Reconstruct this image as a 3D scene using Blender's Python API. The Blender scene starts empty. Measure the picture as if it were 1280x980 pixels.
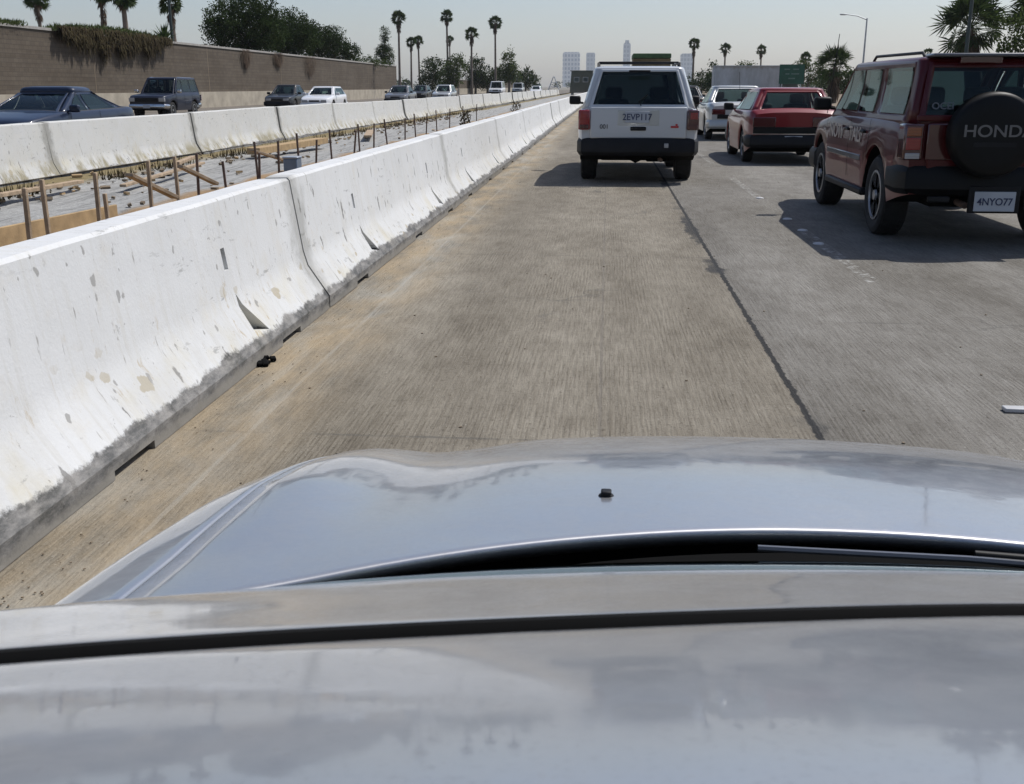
import bpy, bmesh, math, random
from mathutils import Vector, Matrix, noise as mnoise
R = math.radians
sc = bpy.context.scene
COL = sc.collection
rnd = random.Random(7)

# ------------------------------------------------------------------ materials
class N:
    """tiny helper round a material's node tree"""
    def __init__(s, name):
        s.m = bpy.data.materials.new(name); s.m.use_nodes = True
        s.t = s.m.node_tree; s.t.nodes.clear()
        s.out = s.t.nodes.new('ShaderNodeOutputMaterial')
    def n(s, typ, **kw):
        d = s.t.nodes.new(typ)
        for k, v in kw.items():
            if k.startswith('i_'):
                d.inputs[k[2:].replace('_', ' ')].default_value = v
            else: setattr(d, k, v)
        return d
    def l(s, a, b): s.t.links.new(a, b)
    def coord(s, scale=(1,1,1), kind='Object', loc=(0,0,0)):
        tc = s.n('ShaderNodeTexCoord'); mp = s.n('ShaderNodeMapping')
        mp.inputs['Scale'].default_value = scale; mp.inputs['Location'].default_value = loc
        s.l(tc.outputs[kind], mp.inputs['Vector']); return mp.outputs['Vector']
    def noise(s, vec, scale, detail=4, rough=.55, dist=0):
        d = s.n('ShaderNodeTexNoise'); d.inputs['Scale'].default_value = scale
        d.inputs['Detail'].default_value = detail; d.inputs['Roughness'].default_value = rough
        d.inputs['Distortion'].default_value = dist
        if vec is not None: s.l(vec, d.inputs['Vector'])
        return d.outputs['Fac']
    def ramp(s, fac, a, b, ca=(0,0,0,1), cb=(1,1,1,1)):
        d = s.n('ShaderNodeValToRGB'); e = d.color_ramp.elements
        e[0].position, e[1].position = a, b; e[0].color, e[1].color = ca, cb
        s.l(fac, d.inputs['Fac']); return d.outputs['Color']
    def mth(s, op, a, b=None, c=None, clamp=False):
        d = s.n('ShaderNodeMath', operation=op); d.use_clamp = clamp
        for i, v in enumerate((a, b, c)):
            if v is None: continue
            if isinstance(v, (int, float)): d.inputs[i].default_value = v
            else: s.l(v, d.inputs[i])
        return d.outputs[0]
    def sstep(s, x, a, b):
        d = s.n('ShaderNodeMapRange'); d.interpolation_type = 'SMOOTHSTEP'
        d.inputs['From Min'].default_value = a; d.inputs['From Max'].default_value = b
        s.l(x, d.inputs['Value']); return d.outputs['Result']
    def mix(s, fac, a, b, mode='MIX'):
        d = s.n('ShaderNodeMix', data_type='RGBA', blend_type=mode)
        for i, v in ((0, fac), (6, a), (7, b)):
            if isinstance(v, (int, float)): d.inputs[i].default_value = v
            elif isinstance(v, tuple): d.inputs[i].default_value = v if len(v) == 4 else v + (1,)
            else: s.l(v, d.inputs[i])
        return d.outputs[2]
    def bump(s, h, strength=.3, dist=.01):
        d = s.n('ShaderNodeBump'); d.inputs['Strength'].default_value = strength
        d.inputs['Distance'].default_value = dist; s.l(h, d.inputs['Height']); return d.outputs['Normal']
    def pr(s, base, rough=.6, metal=0., coat=0., coatr=.03, normal=None, spec=.5, emit=None, es=0., sub=0.):
        d = s.n('ShaderNodeBsdfPrincipled')
        for k, v in (('Base Color', base), ('Roughness', rough)):
            if isinstance(v, (int, float)): d.inputs[k].default_value = v
            elif isinstance(v, tuple): d.inputs[k].default_value = v if len(v) == 4 else v + (1,)
            else: s.l(v, d.inputs[k])
        d.inputs['Metallic'].default_value = metal
        d.inputs['Coat Weight'].default_value = coat; d.inputs['Coat Roughness'].default_value = coatr
        d.inputs['Specular IOR Level'].default_value = spec
        if normal is not None: s.l(normal, d.inputs['Normal'])
        if emit: d.inputs['Emission Color'].default_value = emit + (1,); d.inputs['Emission Strength'].default_value = es
        s.l(d.outputs[0], s.out.inputs['Surface']); return d
    def sep(s, vec):
        d = s.n('ShaderNodeSeparateXYZ'); s.l(vec, d.inputs[0]); return d.outputs
    def rand_vec(s):
        """object coordinates pushed by a random amount per object, so copies differ"""
        tc = s.n('ShaderNodeTexCoord'); oi = s.n('ShaderNodeObjectInfo')
        k = s.n('ShaderNodeVectorMath', operation='SCALE'); k.inputs[0].default_value = (37., 91., 13.)
        s.l(oi.outputs['Random'], k.inputs['Scale'])
        a = s.n('ShaderNodeVectorMath', operation='ADD')
        s.l(tc.outputs['Object'], a.inputs[0]); s.l(k.outputs[0], a.inputs[1])
        return a.outputs[0], tc.outputs['Object']

def vscale(x, v, sc_):
    d = x.n('ShaderNodeVectorMath', operation='MULTIPLY'); d.inputs[1].default_value = sc_
    x.l(v, d.inputs[0]); return d.outputs[0]

def simple(name, base, rough=.6, metal=0., coat=0., var=.15, scale=6., bump=0., bscale=60., spec=.5):
    x = N(name); v = x.coord()
    f = x.noise(v, scale, 5)
    lo = tuple(c*(1-var) for c in base); hi = tuple(min(1, c*(1+var)) for c in base)
    col = x.ramp(f, .3, .7, lo+(1,), hi+(1,))
    nrm = x.bump(x.noise(v, bscale, 3), bump, .01) if bump else None
    x.pr(col, rough, metal, coat, .04, nrm, spec)
    return x.m

def paint(name, base, metal=.0, rough=.4, dust=.25, dustcol=(.34,.30,.25), coat=1.):
    """car paint: clear coat over colour, with road dust low down and in noise patches"""
    x = N(name); v = x.coord(); z = x.sep(v)[2]
    big = x.noise(v, 1.6, 5); fine = x.noise(v, 23., 4)
    low = x.mth('SUBTRACT', 1., x.sstep(z, .25, .95))
    d = x.mth('MULTIPLY', x.mth('ADD', x.mth('MULTIPLY', low, .9), .18), x.mth('MULTIPLY', x.ramp(big, .25, .7), dust*.9), clamp=True)
    d = x.mth('MULTIPLY', d, x.mth('ADD', fine, .45), clamp=True)
    col = x.mix(d, base, dustcol)
    rg = x.mth('ADD', rough, x.mth('MULTIPLY', d, .5), clamp=True)
    p = x.pr(col, rg, metal, coat, .03, spec=.2)
    x.l(x.mth('SUBTRACT', coat, x.mth('MULTIPLY', d, .8), clamp=True), p.inputs['Coat Weight'])
    x.l(x.mth('ADD', .025, x.mth('MULTIPLY', fine, .05)), p.inputs['Coat Roughness'])
    return x.m

def glassmat(name, tint=(.10,.13,.13), see=.5, rough=.02):
    x = N(name)
    tr = x.n('ShaderNodeBsdfTransparent'); tr.inputs[0].default_value = tuple(c*see*6 if c*see*6 < 1 else 1 for c in tint)+(1,)
    gl = x.n('ShaderNodeBsdfGlossy'); gl.inputs['Roughness'].default_value = rough; gl.inputs['Color'].default_value = (.62,.70,.69,1)
    fr = x.n('ShaderNodeFresnel'); fr.inputs['IOR'].default_value = 1.45
    mx = x.n('ShaderNodeMixShader'); x.l(fr.outputs[0], mx.inputs[0]); x.l(tr.outputs[0], mx.inputs[1]); x.l(gl.outputs[0], mx.inputs[2])
    x.l(mx.outputs[0], x.out.inputs['Surface']); return x.m

def road_mat(name, warm, grey, joints=True):
    x = N(name); v = x.coord(); X, Y, Z = x.sep(v)
    big = x.noise(vscale(x, v, (1., .22, 1.)), .9, 5, .6)
    mid = x.noise(vscale(x, v, (1., .5, 1.)), 4.5, 6, .65)
    streak = x.noise(vscale(x, v, (34., 2.2, 1.)), 1.6, 6, .66)
    cross = x.noise(vscale(x, v, (1.4, 24., 1.)), 1.4, 4, .6)
    grit = x.noise(v, 130., 3, .7); pock = x.noise(vscale(x, v, (1., .7, 1.)), 46., 4, .75)
    if joints:
        side = x.sstep(X, .86, .90)
        c = x.mix(side, warm, grey)
    else: c = x.mix(big, warm, grey)
    c = x.mix(x.ramp(big, .32, .68), c, (.62,.60,.57), 'MULTIPLY')
    c = x.mix(x.mth('MULTIPLY', x.ramp(mid, .40, .70), .55), c, (.55,.52,.49), 'MULTIPLY')
    c = x.mix(x.mth('MULTIPLY', x.ramp(streak, .45, .60), .36), c, (.45,.42,.38), 'MULTIPLY')
    c = x.mix(x.mth('MULTIPLY', x.ramp(cross, .55, .70), .14), c, (.5,.47,.43), 'MULTIPLY')
    c = x.mix(x.mth('MULTIPLY', x.ramp(grit, .42, .70), .5), c, (.48,.45,.41), 'MULTIPLY')
    c = x.mix(x.mth('MULTIPLY', x.ramp(pock, .56, .66), .6), c, (.33,.30,.27), 'MULTIPLY')
    c = x.mix(x.mth('MULTIPLY', x.ramp(x.noise(v, 75., 2, .6), .68, .74), .5), c, (.62,.60,.55))
    lane = x.mth('MULTIPLY', x.sstep(x.mth('ABSOLUTE', x.mth('SUBTRACT', x.mth('ABSOLUTE', x.mth('SUBTRACT', X, 3.6)), 0.)), 1.0, .2), .28)
    groove = x.mth('SINE', x.mth('ADD', x.mth('MULTIPLY', X, 2*math.pi/.021), x.mth('MULTIPLY', x.noise(vscale(x, v, (3., .5, 1.)), 1.5, 3, .5), 14.)))
    gm = x.mth('MULTIPLY', x.sstep(groove, .2, .9), x.mth('MULTIPLY', x.ramp(x.noise(vscale(x, v, (1., .6, 1.)), 1.6, 5, .65), .40, .62), x.ramp(x.noise(vscale(x, v, (30., 9., 1.)), 1., 4, .7), .35, .6)))
    c = x.mix(x.mth('MULTIPLY', gm, .62), c, (.42,.39,.34), 'MULTIPLY')
    trk = x.mth('SUBTRACT', 1., x.sstep(x.mth('ABSOLUTE', x.mth('SUBTRACT', x.mth('ABSOLUTE', x.mth('SUBTRACT', X, .05)), .78)), .10, .46))
    c = x.mix(x.mth('MULTIPLY', trk, x.mth('MULTIPLY', x.ramp(x.noise(vscale(x, v, (1., .25, 1.)), 1.3, 5, .6), .30, .65), .40)), c, (.46,.44,.42), 'MULTIPLY')
    crk = x.n('ShaderNodeTexVoronoi', feature='DISTANCE_TO_EDGE'); crk.inputs['Scale'].default_value = .42
    wv = x.n('ShaderNodeTexNoise'); wv.inputs['Scale'].default_value = 2.2; wv.inputs['Detail'].default_value = 6; x.l(v, wv.inputs['Vector'])
    wa = x.n('ShaderNodeVectorMath', operation='SCALE'); wa.inputs['Scale'].default_value = .9; x.l(wv.outputs['Color'], wa.inputs[0])
    wb = x.n('ShaderNodeVectorMath', operation='ADD'); x.l(v, wb.inputs[0]); x.l(wa.outputs[0], wb.inputs[1]); x.l(wb.outputs[0], crk.inputs['Vector'])
    c = x.mix(x.mth('MULTIPLY', x.mth('SUBTRACT', 1., x.sstep(crk.outputs['Distance'], .002, .006)), x.mth('MULTIPLY', x.ramp(x.noise(v, .55, 3), .52, .6), .65)), c, (.09,.085,.075))
    c = x.mix(x.mth('MULTIPLY', lane, x.ramp(mid, .2, .7)), c, (.35,.34,.33), 'MULTIPLY')
    h = x.mth('ADD', x.mth('MULTIPLY', streak, 1.0), x.mth('MULTIPLY', pock, .6))
    if joints:
        wob = x.noise(vscale(x, v, (1., 1., 1.)), 1.3, 5, .6)
        wob2 = x.noise(v, 9., 5, .7)
        def line(x0, w, dark, wamp=0., off=0.):
            xx = x.mth('ADD', x.mth('SUBTRACT', X, x0), x.mth('MULTIPLY', x.mth('SUBTRACT', wob2, .5), off))
            d = x.mth('ABSOLUTE', xx)
            ww = x.mth('ADD', w, x.mth('MULTIPLY', x.mth('SUBTRACT', wob, .42, clamp=True), wamp))
            m = x.mth('SUBTRACT', 1., x.sstep(x.mth('DIVIDE', d, ww), .7, 1.25))
            return x.mth('MULTIPLY', m, dark)
        c = x.mix(line(.0, .007, .45, .01, .01), c, (.14,.125,.105))
        c = x.mix(line(-1.42, .010, .6, .01, .02), c, (.26,.25,.22))
        c = x.mix(line(5.6, .012, .6, .02, .01), c, (.2,.19,.18))
        c = x.mix(line(.88, .016, .96, .0, .06), c, (.016,.016,.016))
        c = x.mix(x.mth('MULTIPLY', line(.85, .03, .9, .30, .16), x.sstep(x.noise(vscale(x, v, (1., .6, 1.)), .9, 3), .47, .56)), c, (.03,.03,.03))
        # transverse slab joints
        ym = x.mth('ABSOLUTE', x.mth('SUBTRACT', x.mth('PINGPONG', x.mth('ADD', Y, x.mth('ADD', x.mth('MULTIPLY', side, 2.4), .8)), 2.35), 0.))
        tj = x.mth('MULTIPLY', x.mth('SUBTRACT', 1., x.sstep(x.mth('ADD', ym, x.mth('MULTIPLY', x.mth('SUBTRACT', wob2, .5), .03)), .004, .016)), x.mth('MULTIPLY', x.ramp(wob, .40, .54), .65))
        c = x.mix(tj, c, (.085,.08,.07))
        # blown sand along the barrier
        sand = x.mth('MULTIPLY', x.sstep(X, -1.02, -1.52), x.ramp(x.noise(vscale(x, v, (1., .35, 1.)), 3.4, 6, .65), .36, .62))
        c = x.mix(x.mth('MULTIPLY', sand, .62), c, (.37,.285,.175))
        pale = x.mth('MULTIPLY', x.sstep(X, -1.20, -1.45), x.ramp(x.noise(vscale(x, v, (1., .3, 1.)), 2.2, 5, .6, 1.), .45, .7))
        c = x.mix(x.mth('MULTIPLY', pale, .45), c, (.36,.37,.35))
        # worn lane paint
        paintm = x.mth('MULTIPLY', x.mth('SUBTRACT', 1., x.sstep(x.mth('ABSOLUTE', x.mth('SUBTRACT', X, 1.93)), .04, .06)),
                       x.mth('MULTIPLY', x.ramp(x.noise(v, 14., 5, .7), .50, .62), x.sstep(x.mth('PINGPONG', Y, 3.0), 1.5, 1.6)))
        c = x.mix(x.mth('MULTIPLY', paintm, .5), c, (.55,.55,.52))
    x.pr(c, .88, 0, 0, normal=x.bump(h, .8, .014), spec=.25)
    return x.m

def barrier_mat(name, base=(.80,.80,.775), dirt=1.):
    x = N(name); v, o = x.rand_vec(); X, Y, Z = x.sep(o)
    big = x.noise(v, 1.1, 5, .6); mid = x.noise(v, 5.5, 6, .65); fine = x.noise(v, 60., 4, .65)
    runs = x.noise(vscale(x, v, (1., 9., .7)), 2.6, 5, .62)
    scr = x.noise(vscale(x, v, (1., 2.6, 1.)), 7., 6, .72, .8)
    c = x.mix(x.ramp(big, .3, .75), base, (.90,.90,.89), 'MULTIPLY')
    c = x.mix(x.mth('MULTIPLY', x.ramp(runs, .50, .68), .42*dirt), c, (.50,.49,.45))
    c = x.mix(x.mth('MULTIPLY', x.ramp(mid, .55, .72), .45*dirt), c, (.55,.53,.48))
    # tan chips where the paint is gone, mostly on the lower slope
    chips = x.mth('MULTIPLY', x.ramp(scr, .60, .66), x.mth('MULTIPLY', x.sstep(Z, .72, .30), x.ramp(big, .40, .60)))
    c = x.mix(x.mth('MULTIPLY', chips, .85*dirt), c, (.40,.33,.22))
    spot = x.noise(vscale(x, v, (1., 1.5, 1.)), 13., 6, .75, .5)
    c = x.mix(x.mth('MULTIPLY', x.mth('MULTIPLY', x.ramp(spot, .63, .67), x.ramp(x.noise(v, 1.7, 4), .46, .58)), .75*dirt, clamp=True), c, (.17,.16,.14))
    blot = x.noise(vscale(x, v, (1., .8, 1.5)), 2.1, 5, .62)
    c = x.mix(x.mth('MULTIPLY', x.ramp(blot, .48, .66), .30*dirt), c, (.52,.525,.52))
    yel = x.mth('MULTIPLY', x.ramp(x.noise(v, 2.7, 5, .6), .52, .68), x.sstep(Z, .5, .15))
    c = x.mix(x.mth('MULTIPLY', yel, .35*dirt), c, (.50,.45,.30))
    # dark tyre scuffs, streaked along the barrier
    sc2 = x.noise(vscale(x, v, (1., 1.1, 6.)), 3.6, 6, .7)
    scuff = x.mth('MULTIPLY', x.ramp(sc2, .62, .67), x.ramp(x.noise(v, .8, 3), .45, .6))
    c = x.mix(x.mth('MULTIPLY', scuff, .55*dirt), c, (.20,.20,.19))
    vs = x.noise(vscale(x, v, (1., 16., 2.2)), 2.2, 4, .6)
    c = x.mix(x.mth('MULTIPLY', x.ramp(vs, .655, .70), .6*dirt), c, (.24,.23,.21))
    def chips(scl, k, thr, share, off):
        vo = x.n('ShaderNodeTexVoronoi'); vo.inputs['Scale'].default_value = k; vo.inputs['Randomness'].default_value = 1.
        ad = x.n('ShaderNodeVectorMath', operation='ADD'); ad.inputs[1].default_value = (off, off*1.7, off*.6)
        warp = x.n('ShaderNodeVectorMath', operation='SCALE'); nz = x.n('ShaderNodeTexNoise'); nz.inputs['Scale'].default_value = 18.; nz.inputs['Detail'].default_value = 4
        x.l(v, nz.inputs['Vector']); x.l(nz.outputs['Color'], warp.inputs[0]); warp.inputs['Scale'].default_value = .07
        a2 = x.n('ShaderNodeVectorMath', operation='ADD'); x.l(v, a2.inputs[0]); x.l(warp.outputs[0], a2.inputs[1])
        x.l(a2.outputs[0], ad.inputs[0]); x.l(vscale(x, ad.outputs[0], scl), vo.inputs['Vector'])
        rr = x.sep(vo.outputs['Color'])[0]
        lim = x.mth('MULTIPLY', x.mth('SUBTRACT', rr, 1.-share, clamp=True), thr/share)
        return x.mth('SUBTRACT', 1., x.sstep(x.mth('SUBTRACT', vo.outputs['Distance'], lim), -.02, .03))
    c = x.mix(x.mth('MULTIPLY', chips((1., 5.5, 1.4), 2.4, .26, .30, 3.), .8), c, (.15,.145,.135))
    lowm = x.sstep(Z, .50, .20)
    c = x.mix(x.mth('MULTIPLY', x.mth('MULTIPLY', chips((1., 1.4, 2.4), 4.6, .36, .42, 9.), lowm), .8), c, (.37,.32,.22))
    c = x.mix(x.mth('MULTIPLY', chips((1., 1.6, 1.2), 11., .30, .22, 17.), .7), c, (.22,.215,.20))
    endm = x.mth('SUBTRACT', 1., x.sstep(x.mth('ADD', x.mth('SUBTRACT', 3.015, x.mth('ABSOLUTE', x.mth('SUBTRACT', Y, 3.015))), x.mth('MULTIPLY', x.mth('SUBTRACT', mid, .5), .5)), .02, .22))
    c = x.mix(x.mth('MULTIPLY', endm, .38*dirt, clamp=True), c, (.20,.195,.17))
    base_st = x.mth('MULTIPLY', x.sstep(Z, .40, .12), x.ramp(x.noise(vscale(x, v, (1., 1.6, .8)), 1.9, 6, .7), .46, .60))
    c = x.mix(x.mth('MULTIPLY', base_st, .36*dirt*dirt, clamp=True) if dirt > 1.5 else x.mth('MULTIPLY', base_st, .30), c, (.27,.245,.17) if dirt > 1.5 else (.42,.41,.38))
    # black rubbed toe with grey concrete below
    zz = x.mth('ADD', Z, x.mth('MULTIPLY', x.mth('SUBTRACT', x.noise(vscale(x, v, (1., .8, 1.)), 2.4, 8, .78), .5), .17))
    toe = x.mth('SUBTRACT', 1., x.sstep(zz, .112, .132))
    c = x.mix(x.mth('MULTIPLY', toe, .88), c, x.mix(x.ramp(x.noise(vscale(x, v, (1., 1.2, 3.5)), 5., 8, .75), .40, .62), (.022,.022,.021), (.21,.20,.185)))
    low = x.mth('SUBTRACT', 1., x.sstep(zz, .02, .06))
    c = x.mix(x.mth('MULTIPLY', low, .8), c, x.mix(mid, (.33,.31,.27), (.17,.16,.14)))
    hh = x.mth('ADD', x.mth('MULTIPLY', fine, .5), x.mth('MULTIPLY', mid, .8))
    x.pr(c, .72, normal=x.bump(hh, .25, .012), spec=.3)
    return x.m

def wall_mat(name):
    x = N(name); v = x.coord(); X, Y, Z = x.sep(v)
    cm = x.n('ShaderNodeCombineXYZ'); x.l(Y, cm.inputs[0]); x.l(Z, cm.inputs[1])
    b = x.n('ShaderNodeTexBrick'); b.inputs['Scale'].default_value = 1.
    b.inputs['Brick Width'].default_value = .40; b.inputs['Row Height'].default_value = .20
    b.inputs['Mortar Size'].default_value = .012; b.inputs['Mortar Smooth'].default_value = .3; b.inputs['Bias'].default_value = -.2
    b.inputs['Color1'].default_value = (.130,.108,.083,1); b.inputs['Color2'].default_value = (.106,.088,.069,1); b.inputs['Mortar'].default_value = (.085,.072,.058,1)
    x.l(cm.outputs[0], b.inputs['Vector'])
    c = b.outputs['Color']
    big = x.noise(v, .35, 5, .6)
    c = x.mix(x.ramp(big, .3, .7), c, (.78,.76,.74), 'MULTIPLY')
    rows = x.noise(vscale(x, v, (1., .12, 5.)), 1.0, 3, .5)
    c = x.mix(x.mth('MULTIPLY', x.ramp(rows, .4, .65), .5), c, (.68,.65,.62), 'MULTIPLY')
    drip = x.mth('MULTIPLY', x.ramp(x.noise(vscale(x, v, (1., 2.4, .12)), 1., 5, .6), .58, .70), x.sstep(Z, 1.5, 4.2))
    c = x.mix(x.mth('MULTIPLY', drip, .65), c, (.07,.06,.05))
    x.pr(c, .9, normal=x.bump(b.outputs['Fac'], .3, .02), spec=.2); return x.m

def leafmat(name, a, b, rough=.55, trans=.25):
    x = N(name); g = x.n('ShaderNodeNewGeometry'); v = x.coord()
    f = x.mth('ADD', x.mth('MULTIPLY', g.outputs['Random Per Island'], .65), x.mth('MULTIPLY', x.noise(v, .7, 3), .5), clamp=True)
    col = x.ramp(f, .15, .95, a+(1,), b+(1,))
    d = x.pr(col, rough, spec=.08)
    tl = x.n('ShaderNodeBsdfTranslucent'); x.l(col, tl.inputs[0])
    mx = x.n('ShaderNodeMixShader'); mx.inputs[0].default_value = trans
    x.l(d.outputs[0], mx.inputs[1]); x.l(tl.outputs[0], mx.inputs[2]); x.l(mx.outputs[0], x.out.inputs['Surface'])
    return x.m

def tower_mat(name, a, b):
    x = N(name); v = x.coord(); X, Y, Z = x.sep(v)
    m = x.mth('LESS_THAN', x.mth('FRACT', x.mth('MULTIPLY', Z, 1/15.)), .62)
    w = x.mth('LESS_THAN', x.mth('FRACT', x.mth('MULTIPLY', X, 1/12.)), .66)
    x.pr(x.mix(x.mth('MULTIPLY', m, w), a, b), .35, spec=.5); return x.m

M = {}
M['road'] = road_mat('worn_concrete_road', (.312,.284,.230), (.265,.254,.228))
M['road_far'] = road_mat('pale_concrete_road', (.26,.235,.20), (.22,.20,.175), joints=False)
M['barrier'] = barrier_mat('white_painted_concrete', (.60,.605,.60), 1.3)
M['barrier_far'] = barrier_mat('dusty_painted_concrete', (.52,.52,.495), 1.9)
M['wall'] = wall_mat('brown_block_wall')
M['capstone'] = simple('wall_cap_concrete', (.30,.285,.26), .85, var=.2)
M['wallbase'] = simple('tan_concrete_band', (.34,.30,.235), .9, var=.22, scale=1.2, bump=.2)
M['dirt'] = None
M['wood'] = simple('weathered_timber', (.33,.245,.16), .85, var=.35, scale=9, bump=.3)
M['woodpale'] = simple('pale_form_timber', (.34,.235,.12), .85, var=.25, scale=7, bump=.2)
M['rebar'] = simple('rusty_rod', (.15,.10,.075), .75, .3, var=.3, scale=20)
M['tyre'] = simple('tyre_rubber', (.012,.012,.012), .85, var=.3, scale=12, bump=.2)
M['black'] = simple('black_plastic', (.009,.009,.010), .55, var=.25, spec=.25)
M['blackgloss'] = simple('glossy_black', (.004,.004,.004), .5, coat=.0, spec=.22)
M['under'] = simple('underbody_black', (.005,.005,.005), .95, spec=.1)
M['inside'] = simple('dark_interior', (.035,.034,.036), .85)
M['seat'] = simple('dark_seat_fabric', (.045,.043,.045), .9)
M['rim'] = simple('alloy_wheel', (.38,.38,.38), .4, .8)
M['chrome'] = simple('bright_metal', (.6,.6,.6), .2, 1.)
M['steel'] = simple('galvanised_steel', (.38,.40,.42), .45, .6, var=.2)
M['bluegrey'] = simple('blue_grey_sheet_metal', (.18,.21,.25), .5, .3, var=.2)
M['pole_green'] = simple('dark_green_pole', (.035,.05,.045), .5)
M['plate'] = simple('licence_plate_white', (.40,.42,.45), .45, var=.08)
M['plate_blue'] = simple('plate_navy_letter', (.03,.04,.09), .5)
M['letter_dark'] = simple('dark_lettering', (.05,.05,.055), .5)
M['letter_pale'] = simple('pale_lettering', (.42,.42,.42), .5)
M['glint_pink'] = simple('pale_glint_lettering', (.50,.42,.36), .6, var=.3, scale=30)  # pale pink of the door reflections, painted as letters
M['red_badge'] = simple('red_badge', (.42,.03,.03), .4)
def lampmat(name, c): 
    x = N(name); v = x.coord(); X, Y, Z = x.sep(v)
    rib = x.mth('SINE', x.mth('MULTIPLY', Z, 260.))
    x.pr(x.mix(x.mth('MULTIPLY', x.ramp(rib, .2, .8), .35), c, tuple(k*.55 for k in c)), .18, coat=1.); return x.m
M['tail'] = lampmat('tail_lamp_red', (.24,.006,.008))
M['tail_dark'] = lampmat('tail_lamp_dark_red', (.06,.004,.005))
M['amber'] = lampmat('lamp_amber', (.22,.05,.01))
M['clear'] = lampmat('clear_lamp', (.34,.34,.34))
M['glass'] = glassmat('tinted_window', (.10,.13,.13), .9)
M['glass_dark'] = glassmat('dark_tinted_window', (.06,.075,.08), .85)
M['glass_green'] = glassmat('green_tinted_glass', (.15,.19,.18), .9)
M['white_paint'] = paint('white_paint', (.50,.515,.52), 0, .35, .35)
M['red_paint'] = paint('maroon_paint', (.060,.0010,.003), .0, .45, .12, (.14,.05,.045), .42)
M['red_lower'] = paint('maroon_lower_road_reflection', (.15,.03,.03), .1, .4, .7, (.30,.20,.17), .8)  # the road's pale pink reflection painted into the lower body colour
M['red2_paint'] = paint('dark_red_paint', (.17,.003,.007), .0, .4, .18, (.2,.1,.09), .7)
M['silver_paint'] = paint('silver_grey_paint', (.42,.43,.42), .5, .35, .4)
M['blue_paint'] = paint('deep_blue_paint', (.006,.014,.036), .1, .4, .06, coat=.5)
M['navy_paint'] = paint('navy_paint', (.006,.010,.024), .0, .45, .05, coat=.4)
M['dark_paint'] = paint('charcoal_paint', (.010,.012,.013), .0, .4, .15, coat=.6)
M['grey_paint'] = paint('grey_paint', (.10,.105,.115), .3, .4, .3, coat=.7)
M['white2_paint'] = paint('plain_white_paint', (.72,.72,.72), 0, .4, .2)
M['green_paint'] = paint('dark_green_paint', (.02,.035,.03), .1, .4, .3)
M['leaf_dark'] = leafmat('dark_foliage', (.010,.019,.006), (.045,.075,.018), .7, .2)
M['leaf_mid'] = leafmat('mid_foliage', (.018,.034,.008), (.085,.12,.028), .7, .25)
M['leaf_palm'] = leafmat('palm_frond', (.012,.024,.008), (.065,.10,.03), .6, .25)
M['leaf_dead'] = leafmat('dead_frond', (.05,.035,.025), (.14,.10,.07), .8, .1)
M['ivy'] = leafmat('hanging_ivy', (.030,.020,.013), (.075,.062,.028), .8, .1)
M['ivy_top'] = leafmat('green_ground_cover', (.035,.05,.015), (.12,.15,.05), .6)
M['bark'] = simple('palm_bark', (.16,.13,.105), .95, var=.3, scale=4, bump=.4, bscale=14)
M['sign_green'] = simple('road_sign_green', (.012,.075,.045), .5, var=.25, scale=1.5)
M['box_grey'] = None
M['sign_legend'] = simple('faded_sign_legend', (.10,.17,.14), .5)
M['tarp_green'] = simple('green_tarpaulin', (.05,.10,.035), .7, var=.3, scale=3)
M['crate_brown'] = simple('brown_boards', (.17,.12,.055), .8, var=.35, scale=2.)
M['soil'] = simple('dry_soil', (.20,.155,.105), .95, var=.3, scale=.5, bump=.4, bscale=8)
M['tower_a'] = tower_mat('pale_glass_tower', (.52,.53,.54), (.10,.16,.24))
M['tower_b'] = tower_mat('blue_glass_tower', (.26,.31,.36), (.09,.15,.22))
M['land'] = simple('distant_ground', (.16,.145,.115), .95, var=.3, scale=.02)

def dirt_mat():
    x = N('median_dirt_and_concrete'); v = x.coord(); X, Y, Z = x.sep(v)
    n1 = x.noise(v, 1.3, 6, .65); n2 = x.noise(v, 9., 6, .7); n3 = x.noise(v, 45., 4, .7)
    edge = x.mth('ADD', X, x.mth('MULTIPLY', x.mth('SUBTRACT', x.noise(vscale(x, v, (1., .35, 1.)), 1.2, 5), .5), .9))
    dirt = x.mix(x.ramp(n1, .3, .7), (.36,.235,.12), (.24,.17,.10))
    grey = x.mix(x.ramp(n2, .3, .75), (.42,.42,.40), (.25,.245,.235))
    lines = x.noise(vscale(x, v, (9., .5, 1.)), 1.3, 4, .6)
    grey = x.mix(x.mth('MULTIPLY', x.ramp(lines, .48, .62), .5), grey, (.12,.12,.115))
    c = x.mix(x.sstep(edge, -6.2, -5.9), grey, dirt)
    c = x.mix(x.sstep(edge, -8.05, -8.35), c, x.mix(n2, (.30,.235,.12), (.13,.11,.06)))
    c = x.mix(x.mth('MULTIPLY', x.ramp(n3, .45, .7), .4), c, (.4,.38,.33), 'MULTIPLY')
    x.pr(c, .93, normal=x.bump(x.mth('ADD', n2, x.mth('MULTIPLY', n3, .6)), .7, .04), spec=.2); return x.m
M['dirt'] = dirt_mat()
def boxgrey():
    x = N('stained_grey_box'); v = x.coord(); X, Y, Z = x.sep(v)
    run = x.noise(vscale(x, v, (.8, .8, .25)), 1.6, 6, .7)
    c = x.mix(x.ramp(run, .35, .7), (.50,.505,.51), (.33,.325,.31))
    top = x.mth('MULTIPLY', x.sstep(x.mth('ADD', Z, x.mth('MULTIPLY', x.mth('SUBTRACT', x.noise(v, 3., 4), .5), .8)), 3.0, 3.4), .6)
    c = x.mix(top, c, (.24,.19,.12))
    x.pr(c, .7, spec=.3); return x.m
M['box_grey'] = boxgrey()

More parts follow.
